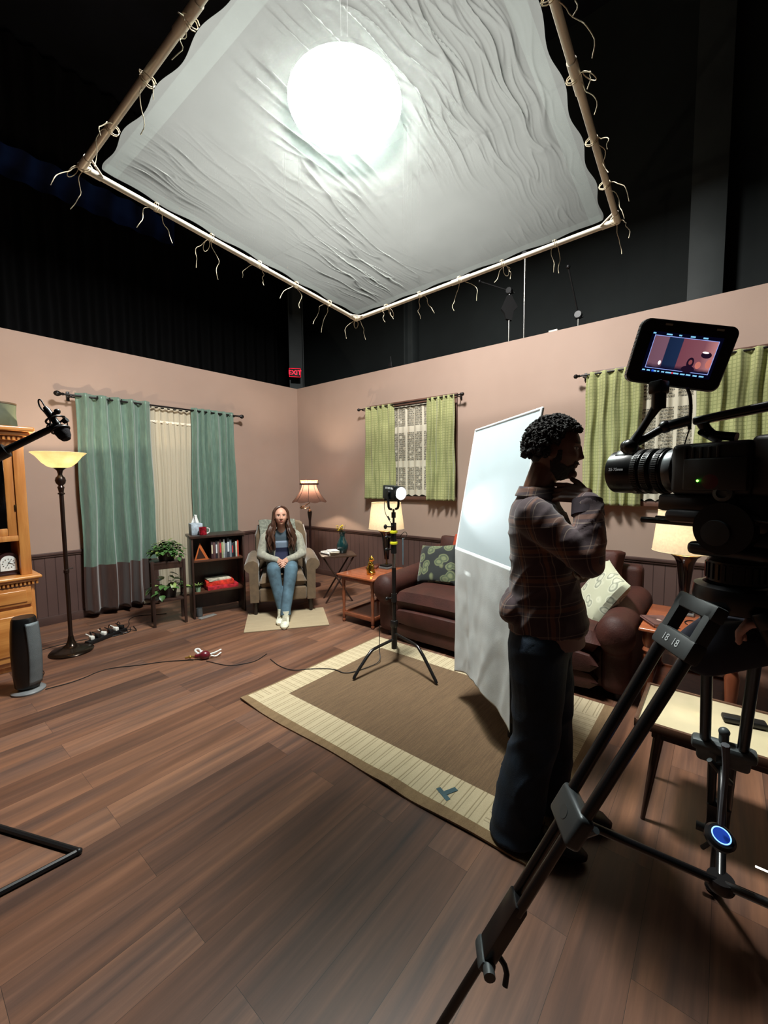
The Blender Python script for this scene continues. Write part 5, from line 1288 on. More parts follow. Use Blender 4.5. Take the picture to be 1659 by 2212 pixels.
b.chain([sh_ * .95, el_, el_ * .35 + HW * .65], [.075, .062, .046], 18); b.chain([sl * .97, sl + V((0, -.04, -.27)), sl + V((-.04 * (1 if sl.x > 0 else -1), -.18, -.29))], [.073, .06, .045], 18)
o = b.build('navy_sweater', M('navy_knit', (12, 13, 30), .9, var=.15), Q); bake(o, .009, .5, 4)
b = MB(); b.rings([ell((0, 0, .78), .16, .125), ell((0, 0, .90), .155, .12)]); 
for s in (-1, 1): b.chain([(s * .085, 0, .82), (s * .10, -.02, .48), (s * .10, .02, .10)], [.11, .078, .068], 18)
o = b.build('trousers', M('black_trousers', (20, 18, 26), .9), Q); bake(o, .01, .5, 3)
b = MB(); b.ball((0, -.01, 1.64), (.088, .106, .105), 20, 14); b.build('hair', M_hairw, Q)
for s in (-1, 1): shoe(Q, (s * .10, .08, .006), (s * .12, -.19, .006), .10, .10, M_boot, M('brown_sole', (60, 34, 28), .6))
# ------------------------------------------------------------------ light stand with COB light
t = thing('light_stand', 'black C-stand with spread turtle legs standing on the rug', 'light stand', (-1.90, -3.50, .009))
M_gun = M('dark_chrome', (60, 58, 58), .25, .8, var=.1)
def sl_(x, y, z): return V((x + 1.90, y + 3.50, z - .009))
b = MB(); b.cyl((0, 0, .12), (0, 0, .80), .0175, n=16); b.build('pole', M_gun, t)
b = MB(); b.cyl((0, 0, .78), (0, 0, 1.12), .015, n=16); b.build('riser', M('polished_steel', (150, 148, 146), .2, .9), t)
b = MB(); b.cyl((0, 0, .12), (0, 0, .34), .024, n=16); b.box((0, 0, .33), (.05, .05, .06), None, .008); b.build('leg_collar', M_blk, t)
for (x, y), z in zip(((-2.34, -3.45), (-2.01, -3.98), (-1.62, -3.30)), (.20, .25, .30)):
    e = V((x + 1.9, y + 3.5, 0)); b = MB(); b.tube([(0, 0, z), e * .50 + V((0, 0, z - .015)), e * .62 + V((0, 0, z - .03)), e * .97 + V((0, 0, .035)), e + V((0, 0, .009))], .0125, 10, 1); b.build('leg', M_gun, t)
for z in (1.055, .955, .55):
    b = MB(); b.cyl((0, 0, z - .035), (0, 0, z + .035), .024, n=14); b.cyl((0, 0, z), (-.045, .02, z), .006, n=8); b.ball((-.06, .026, z), (.02, .012, .016), 12, 8); b.build('locking_collar', M_blk, t)
for z in (1.095, 1.005): MB().lathe([(.018, z - .012), (.032, z - .008), (.032, z + .008), (.018, z + .012)], n=20).build('yellow_ring', M('yellow_tape', (226, 220, 40), .5, emis=((226, 220, 40), .05)), t)
b = MB(); b.box(V((.065, -.045, .93)), (.055, .012, .22), .65, .006); o_ = b.build('hang_tag', M('pale_blue_case', (136, 160, 178), .5), t)
MB().tube([(.04, -.02, 1.04), (.08, -.05, 1.10), (.10, -.07, 1.07), (.07, -.05, 1.03)], .0025, 6, 2, True).build('tag_cord', M_blk, o_)
LD = V((-.30, -.95, -.06)).normalized(); LX = LD.cross(V((0, 0, 1))).normalized(); LU = LX.cross(LD)
Lp = V((-1.90, -3.50, 1.425))
t = thing('spotlight', 'small black spotlight glowing white on top of the C-stand, aimed at the white board', 'light', tuple(Lp))
RL3 = Matrix((LX, LD, LU)).transposed()
b = MB(); b.box((0, 0, 0) if 0 else LD * -.01, (.085, .17, .11), RL3, .008, 3)
for i in range(7): b.box(LD * (-.075 + i * .012) - LU * .06, (.075, .005, .02), RL3)
b.build('housing', M('spotlight_black', (14, 22, 26), .35), t)
b = MB(); b.lathe([(.038, 0), (.05, .004), (.054, .03), (.05, .034), (.042, .012)], LD * .075, 32, axis=LD); b.build('front_ring', M_blk, t)
b = MB(); b.lathe([(.001, .022), (.025, .022), (.044, .02)], LD * .075, 32, axis=LD); b.build('lens', M('glowing_lens', (250, 252, 255), .3, emis=((245, 250, 255), 40)), t)
b = MB()
for s in (-1, 1): b.tube([LX * s * .048 + V((0, 0, .0)), LX * s * .052 + V((0, 0, -.07)), LX * s * .046 + V((0, 0, -.13)), V((0, 0, -.135)) + LX * s * .02], .010, 8, 1)
b.cyl(LX * -.06, LX * .06, .016, n=14); b.build('yoke', M_blk, t)
b = MB(); b.cyl((0, 0, -.30), (0, 0, -.135), .009, n=12); b.cyl((0, 0, -.205), (0, 0, -.16), .018, n=12); b.box((0, 0, -.28), (.035, .035, .07), None, .006); b.cyl((0, 0, -.28), (-.05, .03, -.275), .005, n=8); b.ball((-.062, .036, -.275), (.018, .012, .02), 10, 8); b.build('spigot', M_gun, t)
MB().tube([LD * -.09 - LU * .03, LD * -.12 + V((-.02, 0, -.10)), LD * -.11 + V((-.01, 0, -.19)), LD * -.06 + V((0, 0, -.23)), V((-.02, 0, -.27))], .0028, 6, 2).cyl(LD * -.085 + V((0, 0, -.205)), LD * -.06 + V((0, 0, -.23)), .008, n=8).build('power_lead', M_blk, t)
text('STORM 80c', .022, 'model_lettering', M('white_print', (230, 232, 232), .5, emis=((230, 232, 232), .3)), t, frame(-LX * .0432 + LU * .035 - LD * .005 if LX.dot(V((-.77, -.63, 0))) < 0 else LX * .0432 + LU * .035, LD, LU, LD.cross(LU)), .0005)
spot('storm_beam', Lp + LD * .115, Lp + LD * .115 + LD + V((0, 0, -.02)), 17, .50, .6, .025, (.93, .98, 1.0))
# ------------------------------------------------------------------ bounce board
TL, TR, FL_, FR, BL, BR_ = (V(q) for q in ((-1.884, -4.216, 1.864), (-2.352, -4.826, 1.887), (-2.02, -4.143, 1.052), (-2.503, -4.74, 1.06), (-2.072, -4.184, .178), (-2.565, -4.766, .202)))
t = thing('bounce_board', 'tall white bounce board with draped cloth below, standing between sofa and man', 'reflector', (-2.25, -4.47, .009))
O2 = V((-2.25, -4.47, .009)); n_b = (TR - TL).cross(FL_ - TL).normalized()
if n_b.dot(V((-1, .8, 0))) < 0: n_b = -n_b
M_brd = M('white_foam_board', (186, 200, 206), .55, var=.02, vs=2); 
def quad(p00, p10, p01, p11):
    return lambda u, v: (p00 * (1 - u) + p10 * u) * (1 - v) + (p01 * (1 - u) + p11 * u) * v
q = quad(TL, TR, FL_, FR)
b = MB(); b.grid(lambda u, v: q(u, v) - O2, 6, 6); b.grid(lambda u, v: q(1 - u, v) - n_b * .012 - O2, 6, 6)
for e in (0, 1): b.rings([[q(k / 6, e) - O2 for k in range(7)], [q(k / 6, e) - n_b * .012 - O2 for k in range(7)]], closed=False); b.rings([[q(e, k / 6) - O2 for k in range(7)], [q(e, k / 6) - n_b * .012 - O2 for k in range(7)]], closed=False)
b.build('upper_board', M_brd, t)
b = MB(); lo = [TL, TR, FR, FL_]
for i in range(4): b.cyl(lo[i] - O2 - n_b * .004, lo[(i + 1) % 4] - O2 - n_b * .004, .0095, n=10); b.ball(lo[i] - O2 - n_b * .004, .0095, 10, 6)
b.build('white_frame', M('white_frame_paint', (232, 238, 240), .4), t)
qd = quad(FL_, FR, BL, BR_); n_d = (FR - FL_).cross(BL - FL_).normalized()
if n_d.dot(V((-1, .8, 0))) < 0: n_d = -n_d
def drape(u, v):
    p = qd(u, v); z_end = .10 * (1 - u) ** 2
    p = p + V((0, 0, 1)) * (v ** 3) * (.02 + .12 * (u * (1 - u)) * 4 * .6)
    a = min(1, u * 6) * .016 * v ** .8 * math.sin(u * 9 + 1.2 + v * 1.5) + .005 * v * math.sin(u * 19 + v * 2)
    a += .008 * max(0, 1 - abs(noise.noise(V((u * 3 + v * 1.5, v * 1.2, 2)))) * 3) * v + .0025 * noise.noise(V((u * 12, v * 8, 1)))
    a += .010 * max(0, 1 - abs(u - .26 - .1 * v) * 14) * (v > .15)
    return p + n_d * (a + .006) - O2
b = MB(); b.grid(drape, 70, 80); b.build('draped_cloth', M('white_muslin', (214, 218, 218), .9, var=.03, bump=.2, bs=200), t, sharp=180, solid=.002)
b = MB(); b.grid(lambda u, v: qd(u, v * .97) - n_d * .05 - O2, 4, 4); b.build('black_backing', M('black_canvas', (12, 12, 13), .9), t, solid=.008)
b = MB(); mB = FL_ * .22 + FR * .78 - n_d * .10 - O2; b.cyl((mB.x, mB.y, .03), (mB.x, mB.y, 1.35), .014, n=14); b.cyl((mB.x, mB.y, 1.3), (TL * .22 + TR * .78) * .5 + (FL_ * .22 + FR * .78) * .5 - n_b * .02 - O2, .008, n=8)
b.build('support_pole', M_blk, t)
for k in range(3): a_ = (-.9, -.1, .6)[k]; b = MB(); b.tube([(mB.x, mB.y, .18), (mB.x + .16 * math.cos(a_), mB.y + .16 * math.sin(a_), .14), (mB.x + .30 * math.cos(a_), mB.y + .30 * math.sin(a_), .012)], .011, 8); b.build('leg', M_blk, t)
# ------------------------------------------------------------------ tripod and head
BW = V((-3.3685, -5.6054, 1.267)); FT = [V((-3.754, -5.019, 0)), V((-2.69, -5.60, 0)), V((-3.684, -6.232, 0))]
t = thing('tripod', 'large black twin-tube video tripod in the right foreground', 'tripod', (BW.x, BW.y, 0))
B0 = V((BW.x, BW.y, 0))
M_trb = M('tripod_black', (13, 13, 15), .3, var=.15); M_trg = M('tripod_grey', (70, 76, 78), .45, .3, var=.12, vs=20); M_trs = M('casting_grey', (34, 38, 39), .6, .0, var=.12, vs=20)
b = MB(); b.lathe([(.045, 1.225), (.075, 1.235), (.082, 1.262), (.078, 1.285), (.062, 1.29), (.055, 1.27)], n=40); b.build('bowl', M_trb, t)
for i, F in enumerate(FT):
    F = F - B0; d = V((F.x, F.y, 0)).normalized(); s = d.cross(V((0, 0, 1))); top = d * .075 + V((0, 0, 1.235)); foot = F + V((0, 0, .01)); ax = (foot - top); L = ax.length; ax.normalize(); nn = s.cross(ax)
    R_ = Matrix((s, nn, ax)).transposed()
    # shoulder casting (open frame)
    b = MB(); w_ = .052
    b.box(top + ax * .0, (w_ * 2 + .03, .030, .035), R_, .006); b.box(top + ax * .095, (w_ * 2 + .03, .034, .05), R_, .008)
    for q in (-1, 1): b.box(top + s * q * w_ + ax * .05, (.024, .030, .13), R_, .006)
    sh_c = b.build('leg_shoulder', M_trs if i == 0 else M_trb, t)
    m = .42
    u_ = MB()
    for q in (-1, 1): u_.cyl(top + s * q * w_ * .92 + ax * .10, top + s * q * w_ * .80 + ax * L * m, .0135, n=14)
    lg = u_.build('leg', M_trb, t)
    b = MB()
    for q in (-1, 1): b.cyl(top + s * q * .022 + ax * L * m, top + s * q * .020 + ax * L * .62, .012, n=14)
    b.build('middle_section', M_trb, lg)
    b = MB(); b.box(top + ax * L * (m + .0), (.125, .038, .085), R_, .012, 3); b.cyl(top + ax * L * m + nn * .02, top + ax * L * m - nn * .045, .016, n=14); b.tube([top + ax * L * (m - .01) - nn * .045 - s * .03, top + ax * L * (m + .02) - nn * .05, top + ax * L * (m + .05) - nn * .04 + s * .02], .008, 8, 1); b.build('mid_clamp', M_trg if i else M('clamp_grey', (50, 54, 56), .4, .4), lg)
    b = MB(); b.box(top + ax * L * .665, (.060, .034, L * .12), R_, .006); b.build('lower_block', M_trb, lg)
    b = MB(); b.box(top + ax * L * .735, (.07, .04, .03), R_, .008); b.tube([top + ax * L * .72 - nn * .02, top + ax * L * .725 - nn * .05 - s * .02, top + ax * L * .745 - nn * .055 - s * .035], .007, 8, 1); b.cyl(top + ax * L * .73 - s * .03, top + ax * L * .73 - s * .055, .014, n=12); b.build('lower_clamp', M_trg, lg)
    b = MB(); b.cyl(top + ax * L * .73, foot - ax * .03, .0115, n=14); b.build('lower_tube', M_trb, lg)
    b = MB(); b.ball(foot + V((0, 0, .004)), (.024, .024, .014), 14, 8); b.cyl(foot - ax * .05, foot, .014, n=12); b.cyl(foot - ax * .07 - s * .02, foot - ax * .07 - s * .05, .01, n=10); b.build('foot', M_trb, lg)
text('18   10', .020, 'casting_mark', M('embossed_grey', (150, 154, 156), .5), sh_c, None) if 0 else None
F = FT[0] - B0; d = V((F.x, F.y, 0)).normalized(); s = d.cross(V((0, 0, 1))); top = d * .075 + V((0, 0, 1.235)); ax = (F - top).normalized(); nn = s.cross(ax)
fc = nn if nn.dot(V((-1, -.2, 0))) > 0 else -nn
xdir = s if fc.dot(s.cross(-ax)) > 0 else -s
text('18  18', .024, 'casting_mark', M('embossed_grey', (150, 154, 156), .5), [o for o in bpy.data.objects if o.name.startswith('leg_shoulder')][0], frame(top + ax * .095 + fc * .0178, xdir, -ax, fc), .0006)
# mid-level spreader
b = MB(); hub = V((.0, .0, .58))
b.lathe([(.026, -.012), (.03, 0), (.026, .014)], hub, 24); 
for F in FT:
    F = F - B0; d = V((F.x, F.y, 0)).normalized(); p_ = d * .075 + V((0, 0, 1.235)); e = p_ + (F - p_) * .42; b.cyl(hub, e, .010, n=10)
b.build('spreader', M_trb, t)
b = MB(); d = (FT[1] - B0).normalized(); p_ = d * .075 + V((0, 0, 1.235)); e = p_ + (FT[1] - B0 - p_) * .40; s = d.cross(V((0, 0, 1))); b.box(e, (.15, .05, .035), Matrix.Rotation(math.atan2(s.y, s.x), 3, 'Z'), .012); b.cyl(e, e + V((0, 0, .05)), .012, n=12); b.ball(e + V((0, 0, .05)), .014, 12, 8); b.build('leg_bridge', M_trg, t)
t = thing('fluid_head', 'black fluid head with dark round drag dials between the tripod bowl and the film camera', 'tripod head', (BW.x, BW.y, 1.29))
AX = V((.416, .909, 0)).normalized(); SX = AX.cross(V((0, 0, 1))).normalized()      # AX lens direction, SX right-hand side
RC = Matrix((SX, AX, V((0, 0, 1)))).transposed()
def rc(a, s_, z): return AX * a + SX * s_ + V((0, 0, z))
b = MB(); b.lathe([(.05, 0), (.056, .006), (.056, .05), (.05, .056), (.046, .075)], n=40)
for k in range(28): a_ = k * 2 * PI / 28; b.box((.056 * math.cos(a_), .056 * math.sin(a_), .028), (.006, .006, .034), a_)
b.build('pan_ring', M_trb, t)
b = MB(); b.box(rc(0, 0, .075), (.13, .15, .03), RC, .012, 3); b.cyl(rc(.0, -.078, .125), rc(.0, .078, .125), .055, n=40); b.box(rc(-.01, 0, .16), (.11, .12, .10), RC, .02, 4); b.box(rc(-.02, 0, .10), (.10, .14, .05), RC, .01); b.build('tilt_body', M_trb, t)
for s_ in (-1, 1):
    b = MB(); b.lathe([(.028, 0), (.027, .005), (.001, .006)], rc(.01, s_ * .078, .115), 40, axis=SX * s_); b.build('drag_dial', M('dial_grey', (34, 40, 44), .4), t)
b = MB(); b.lathe([(.018, 0), (.018, .010), (.011, .012), (.009, .006), (.001, .006)], rc(.005, -.062, .20), 24, axis=-SX); b.build('bubble_level', M_trg, t)
b = MB(); b.box(rc(.02, 0, .225), (.075, .26, .022), RC, .005); b.box(rc(.06, 0, .205), (.07, .12, .022), RC, .004); b.build('camera_plate', M_trb, t)
b = MB(); b.tube([rc(-.04, .09, .12), rc(-.12, .12, .10), rc(-.45, .16, -.08)], .010, 10, 1); b.build('pan_handle', M_trb, t)
# ------------------------------------------------------------------ film camera
CZ = 1.54; LF = V((-3.257, -5.345, CZ))
t = thing('film_camera', 'black digital film camera with long zoom lens on the tripod in the right foreground', 'camera', tuple(LF - AX * .30))
def cc(a, s_, z): return AX * (a + .30) + SX * s_ + V((0, 0, z))      # a = 0 at lens front, negative toward body
M_lens = M('lens_satin_black', (12, 13, 14), .28, var=.08); M_rub = M('lens_rubber', (9, 9, 10), .55, var=.1)
b = MB(); b.lathe([(0.0407, -.012), (0.0497, -.004), (0.0565, 0), (0.0571, -.01), (0.0565, -.06), (0.0531, -.066), (0.0531, -.072)][::1], cc(0, 0, 0), 56, axis=AX)
b.lathe([(0.0554, -.066), (0.0554, -.082), (0.0497, -.086), (0.0554, -.090), (0.0565, -.106), (0.0497, -.112), (0.0554, -.118), (0.0542, -.136), (0.0475, -.142)], cc(0, 0, 0), 56, axis=AX); ln = b.build('zoom_lens', M_lens, t)
b = MB()
for a0, a1 in ((-.067, -.081), (-.091, -.105), (-.119, -.134)):
    for k in range(64): an = k * 2 * PI / 64; z_, s_ = .0562 * math.sin(an), .0562 * math.cos(an); b.box(cc((a0 + a1) / 2, s_, z_), (.0025, .012, .0025), RC @ Matrix.Rotation(-an, 3, 'Y'))
b.build('gear_rings', M_rub, ln, weld=False)
MB().lathe([(.001, -.020), (.02, -.017), (0.0429, -.012)], cc(0, 0, 0), 40, axis=AX).build('front_element', M('coated_glass', (10, 14, 24), .04, coat=1.0), ln)
MB().lathe([(0.0525, -.143), (0.0531, -.145), (0.0531, -.160), (0.0525, -.162)], cc(0, 0, 0), 56, axis=AX).build('mount_ring', M('mount_grey', (92, 96, 98), .35, .5), ln)
b = MB(); b.box(cc(-.045, -.012, .058), (.05, .03, .022), RC @ Matrix.Rotation(.3, 3, 'Y'), .005); b.box(cc(-.030, -.028, .046), (.012, .032, .022), RC @ Matrix.Rotation(.7, 3, 'Y'), .003); b.box(cc(-.062, 0, -.052), (.02, .03, .012), RC, .003); b.build('lens_motor', M_trb, t)
SDE = -1 if SX.dot(V((.77, .63, 0))) > 0 else 1      # side facing our viewpoint
def side_text(s_, sz, a, z, nm):
    nrm = SX * SDE; an = math.asin(max(-1, min(1, z / .0571))); pos = cc(a, SDE * .0573 * math.cos(an), z)
    nr = (SX * SDE * math.cos(an) + V((0, 0, math.sin(an)))).normalized(); xd = -AX if (-AX).cross(V((0, 0, 1))).dot(nrm) > 0 else AX
    up = nr.cross(xd); return text(s_, sz, nm, M('lens_print', (190, 194, 196), .5, emis=((190, 194, 196), .08)), ln, frame(pos, xd, up, nr), .0003)
side_text('25-75mm', .0105, -.032, .006, 'focal_length_print')
b = MB(); b.box(cc(-.245, 0, .002), (.115, .155, .115), RC, .012, 3); b.box(cc(-.175, 0, 0), (.10, .03, .10), RC, .014, 3); b.box(cc(-.40, 0, .005), (.10, .17, .125), RC, .012, 3); b.box(cc(-.26, SDE * .06, -.01), (.014, .12, .07), RC, .004)
for k in range(5): b.box(cc(-.20 - k * .016, SDE * .0585, .035), (.004, .006, .03), RC, .001)
bd = b.build('camera_body', M('camera_black', (14, 13, 14), .5, var=.2), t)
for a, z, r in ((-.187, .030, .014), (-.255, -.026, .017)): MB().lathe([(r, 0), (r * .95, .004), (.001, .005)], cc(a, SDE * .057 + (SDE * .006 if a < -.2 else -SDE * .006), z), 24, axis=SX * SDE).build('red_button', M('dim_red', (74, 14, 22), .4), bd)
MB().ball(cc(-.232, SDE * .068, -.024), .0025, 10, 8).build('green_led', M('green_led', (60, 255, 90), .5, emis=((90, 255, 60), 12)), bd)
b = MB(); b.box(cc(-.22, 0, -.075), (.11, .16, .04), RC, .008); b.box(cc(-.25, 0, -.105), (.13, .18, .03), RC, .012); b.box(cc(-.16, 0, -.072), (.06, .05, .012), RC, .003); b.build('bridge_plate', M_trb, t)
b = MB()
for s_ in (-.03, .03): b.cyl(cc(-.09, s_, -.122), cc(-.45, s_, -.122), .0075, n=14)
b.build('support_rods', M_trb, t)
# top handle
b = MB(); b.box(cc(-.285, SDE * .01, .122), (.026, .19, .019), RC @ Matrix.Rotation(-.10, 3, 'X'), .006, 3); b.tube([cc(-.205, SDE * .01, .11), cc(-.215, 0, .085), cc(-.24, 0, .068)], .011, 10, 1); b.tube([cc(-.23, 0, .078), cc(-.27, 0, .070)], .010, 10); b.cyl(cc(-.215, -.03, .085), cc(-.215, .03, .07), .007, n=10)
b.build('top_handle', M_trb, t)
# articulating monitor arm: joint A at handle front, elbow low left, up to monitor
mc_ = V((-3.361, -5.483, 1.805)); OC = LF - AX * .30
jA = V((-3.3727, -5.5066, 1.6533))
EL, JT = V((-3.405, -5.395, 1.5985)), V((-3.397, -5.4483, 1.6945))
b = MB(); a2 = V((-3.3727, -5.4604, 1.6427))
EL = V(ELB) if 'ELB' in globals() else EL
b.cyl(jA - OC, a2 - OC, .012, n=14); b.ball(a2 - OC, .015, 14, 10); b.tube([a2 - OC, (a2 + EL) / 2 - OC, EL - OC], .009, 12); b.ball(EL - OC, .018, 16, 12); b.build('lower_arm', M_trb, t)
b = MB(); b.tube([EL - OC + V((.0, 0, .0)), (EL * .5 + JT * .5) - OC, JT - OC], lambda q: .014 - .006 * math.sin(q * PI), 12, 1); b.ball(EL + V((.004, .006, .0)) - OC, .017, 16, 12); b.cyl(JT - OC - V((0, 0, .012)), JT - OC + V((-.006, 0, .03)), .015, n=14); b.build('upper_arm', M_trb, t)
b = MB(); b.box(JT - OC + V((-.008, 0, .035)), (.036, .03, .03), RC, .005); b.build('monitor_mount', M_trb, t)
for pts, nm in (([jA + V((0, 0, -.02)), jA + V((.02, .0, .05)), V((-3.38, -5.50, 1.725))], 'monitor_cable'), ([jA + V((0, 0, -.02)), jA + V((.01, .01, -.06)), LF - AX * .165 + V((0, 0, .045))], 'focus_cable'), ([LF - AX * .16 + V((0, 0, -.045)), LF - AX * .18 + V((0, 0, -.08)), LF - AX * .24 + V((0, 0, -.10))], 'lens_cable'), ([LF - AX * .40 + V((0, 0, .15)), LF - AX * .36 + V((0, 0, .12)), LF - AX * .32 + V((0, 0, .06))], 'power_cable'), ([LF - AX * .28 + V((0, 0, -.06)), LF - AX * .29 + SX * SDE * .06 + V((0, 0, -.10)), LF - AX * .40 + SX * SDE * .06 + V((0, 0, -.11))], 'thick_cable')):
    MB().tube([q - OC for q in pts], .0035 if 'thick' in nm or 'monitor' in nm or 'power' in nm else .0014, 8, 3).build(nm, M_trb, t)
# ------------------------------------------------------------------ monitor
a, bb, g = -1.140, .232, .202
MR = Matrix.Rotation(a, 3, 'Z') @ Matrix.Rotation(bb, 3, 'X') @ Matrix.Rotation(g, 3, 'Y')
t = thing('camera_monitor', 'black on-camera monitor showing the seated woman, above the film camera', 'monitor', tuple(mc_)); t.rotation_euler = MR.to_euler()
w2, h2 = .100, .0705
def rrect(w_, h_, r, y, n=6):
    pts = []
    for cx, cz, a0 in ((w_ - r, h_ - r, 0), (-w_ + r, h_ - r, PI / 2), (-w_ + r, -h_ + r, PI), (w_ - r, -h_ + r, 1.5 * PI)):
        for k in range(n + 1): a_ = a0 + k * PI / 2 / n; pts.append(V((cx + r * math.cos(a_), y, cz + r * math.sin(a_))))
    return pts
b = MB(); b.rings([rrect(w2 - .003, h2 - .003, .016, -.003), rrect(w2, h2, .018, .0), rrect(w2, h2, .018, .018), rrect(w2 - .006, h2 - .006, .014, .026)]); cs_ = b.build('casing', M('monitor_black', (10, 10, 11), .3), t)
b = MB()
for k in range(14): b.box((-w2 + .0015, .010, -.055 + k * .0085), (.004, .008, .0045), None, .001)
b.build('vent_ribs', M('rib_gloss', (120, 120, 122), .2, .5), cs_)
for x in (-.045, .06): MB().box((x, -.0035, h2 - .010), (.015, .001, .004), None).build('status_window', M('pale_mark', (150, 150, 140), .5), cs_)
SW, SH = .0735, .0445
def em(name, c, s): return M(name, c, .3, emis=(c, s), var=.02, spec=0)
def panel(b, x0, x1, z0, z1, y=-.0042): b._f([b.b.verts.new((x, y, z)) for x, z in ((x0, z0), (x1, z0), (x1, z1), (x0, z1))])
sc = MB(); panel(sc, -SW, SW, -SH, SH, -.0036); scr = sc.build('screen', em('screen_dark', (10, 12, 40), .35), t)
t2 = NT('screen_picture'); v_ = t2.obj(); sx = t2.n('ShaderNodeSeparateXYZ'); t2.link(v_, sx.inputs[0])
n_ = t2.noise(v_, 40, 3); wv = t2.math('SINE', t2.math('MULTIPLY', sx.outputs[0], 700))
xr = t2.math('MULTIPLY_ADD', sx.outputs[0], 1 / (2 * .068), .5)
col = t2.ramp(xr, [(0, (112, 78, 92)), (.24, (118, 84, 100)), (.245, (24, 38, 66)), (.46, (28, 44, 74)), (.465, (118, 66, 78)), (.8, (128, 78, 88)), (1, (190, 130, 130))])
low = t2.math('MULTIPLY_ADD', sx.outputs[2], 1 / .0085, 2.25 + .9); low = t2.math('ADD', low, t2.math('MULTIPLY', n_, 1.2))
low.node.use_clamp = True
col = t2.mix(low, rgb((20, 18, 44)), col)
em_ = t2.n('ShaderNodeEmission'); t2.link(col, em_.inputs[0]); em_.inputs[1].default_value = 1.0
MPIC = t2.done(em_.outputs[0])
b = MB(); panel(b, -.066, .066, -.034, .036); b.build('live_picture', MPIC, scr)
b = MB()
for x0, x1, z0, z1 in ((-.067, .067, .0355, .0368), (-.067, .067, -.0348, -.0335), (-.067, -.0658, -.034, .0365), (.0658, .067, -.034, .0365)): panel(b, x0, x1, z0, z1, -.0045)
b.build('frame_guide', em('frame_line', (150, 170, 240), 1.0), scr)
rnd = random.Random(3); MRO = em('readout_cyan', (130, 200, 235), 1.1)
for x0, w_ in ((-.072, .006), (-.044, .012), (-.018, .006), (.006, .010), (.032, .010)): b = MB(); panel(b, x0, x0 + w_, .0388, .0418, -.0044); b.build('screen_readout', MRO, scr)
x_ = -.071
while x_ < .062: w_ = rnd.uniform(.004, .013); b = MB(); panel(b, x_, x_ + w_, -.0415, -.0385, -.0044); b.build('screen_readout', MRO, scr); x_ += w_ + rnd.uniform(.002, .005)
b = MB(); panel(b, -.051, -.046, -.0418, -.0375, -.0046); b.build('blue_icon', em('icon_blue', (40, 90, 230), 1.0), scr)
b = MB(); panel(b, -.008, -.005, -.0418, -.038, -.0046); b.build('red_icon', em('icon_red', (230, 50, 70), 1.0), scr)
b = MB()   # little figure and lamp in the live picture
def disc(b, x, z, rx, rz, y=-.0047, n=16): b._f([b.b.verts.new((x + rx * math.cos(k * 2 * PI / n), y, z + rz * math.sin(k * 2 * PI / n))) for k in range(n)])
disc(b, .023, -.014, .0075, .012); disc(b, .022, -.028, .014, .008, -.00465); disc(b, .050, .006, .011, .007, -.00465); b.build('picture_shapes', em('pic_dark', (34, 18, 38), .8), scr)
b = MB(); disc(b, .023, -.0125, .0038, .0055, -.005); b.build('picture_face', em('pic_face', (150, 80, 82), .8), scr)
b = MB(); disc(b, .047, .011, .007, .0022, -.005); disc(b, -.040, -.021, .003, .005, -.005); b.build('picture_highlights', em('pic_white', (250, 235, 235), 1.2), scr)
b = MB(); disc(b, .060, -.012, .006, .010, -.0044); disc(b, .040, -.017, .006, .008, -.0044); b.build('picture_glow', em('pic_glow', (206, 122, 108), .9), scr)
# ------------------------------------------------------------------ microphone on a boom stand
mp = V((-4.188, -3.949, 1.70)); be = V((-4.62, -3.70, 1.50))
pole_xy = V((-4.64, -3.69, 0))
t = thing('boom_stand', 'black boom stand arm reaching in from the left edge, carrying the microphone', 'microphone stand', tuple(pole_xy))
b = MB(); A_ = V((-4.185, -3.95, 1.70)); E_ = V((-4.314, -3.887, 1.612)); far = E_ + (E_ - A_) * 2.6
b.cyl(A_ - pole_xy, E_ - pole_xy, .0095, .011, n=14); b.cyl(E_ - pole_xy, far - pole_xy, .0165, n=16); b.cyl(E_ - (A_ - E_).normalized() * .03 - pole_xy, E_ + (A_ - E_).normalized() * .02 - pole_xy, .021, n=16); b.build('boom_arm', M_blk, t)
jp = far - pole_xy; b = MB(); b.cyl((jp.x, jp.y, .1), (jp.x, jp.y, jp.z + .02), .015, n=14); b.cyl((jp.x - .02, jp.y, jp.z), (jp.x + .02, jp.y, jp.z), .03, n=14); b.build('pole', M_blk, t)
for k in range(3): a_ = k * 2 * PI / 3 + .9; b = MB(); b.tube([(jp.x, jp.y, .16), (jp.x + .36 * math.cos(a_), jp.y + .36 * math.sin(a_), .012)], .011, 8); b.build('leg', M_blk, t)
UP_ = V((.063, .041, .997)); RT_ = V((.632, -.775, -.008)); BKW = V((-.77, -.63, .075))
def cfl(x, y, z=0): return RT_ * x + UP_ * y - BKW * z
t = thing('microphone', 'black studio microphone with foam tip in a shock mount on the boom arm end', 'microphone', tuple(mp))
px = 1.30 / 900
top_, bot_ = cfl(-27 * px, 50 * px), cfl(22 * px, -34 * px); d_ = (bot_ - top_).normalized()
b = MB(); b.cyl(cfl(-18 * px, 34 * px), cfl(14 * px, -10 * px), .0095, n=18); b.cyl(cfl(-22 * px, 40 * px), cfl(-18 * px, 34 * px), .0065, .009, n=14); b.build('body', M('mic_black', (16, 15, 17), .35), t)
MB().lathe([(.002, 0), (.012, .003), (.018, .014), (.021, .030), (.020, .044), (.013, .050), (.010, .052)], cfl(25 * px, -31 * px), 24, axis=-d_).build('foam_windscreen', M('foam_black', (24, 18, 26), .95, bump=.8, bs=500), t)
b = MB(); sd_ = d_.cross(BKW).normalized(); c0 = cfl(5 * px, 2 * px)
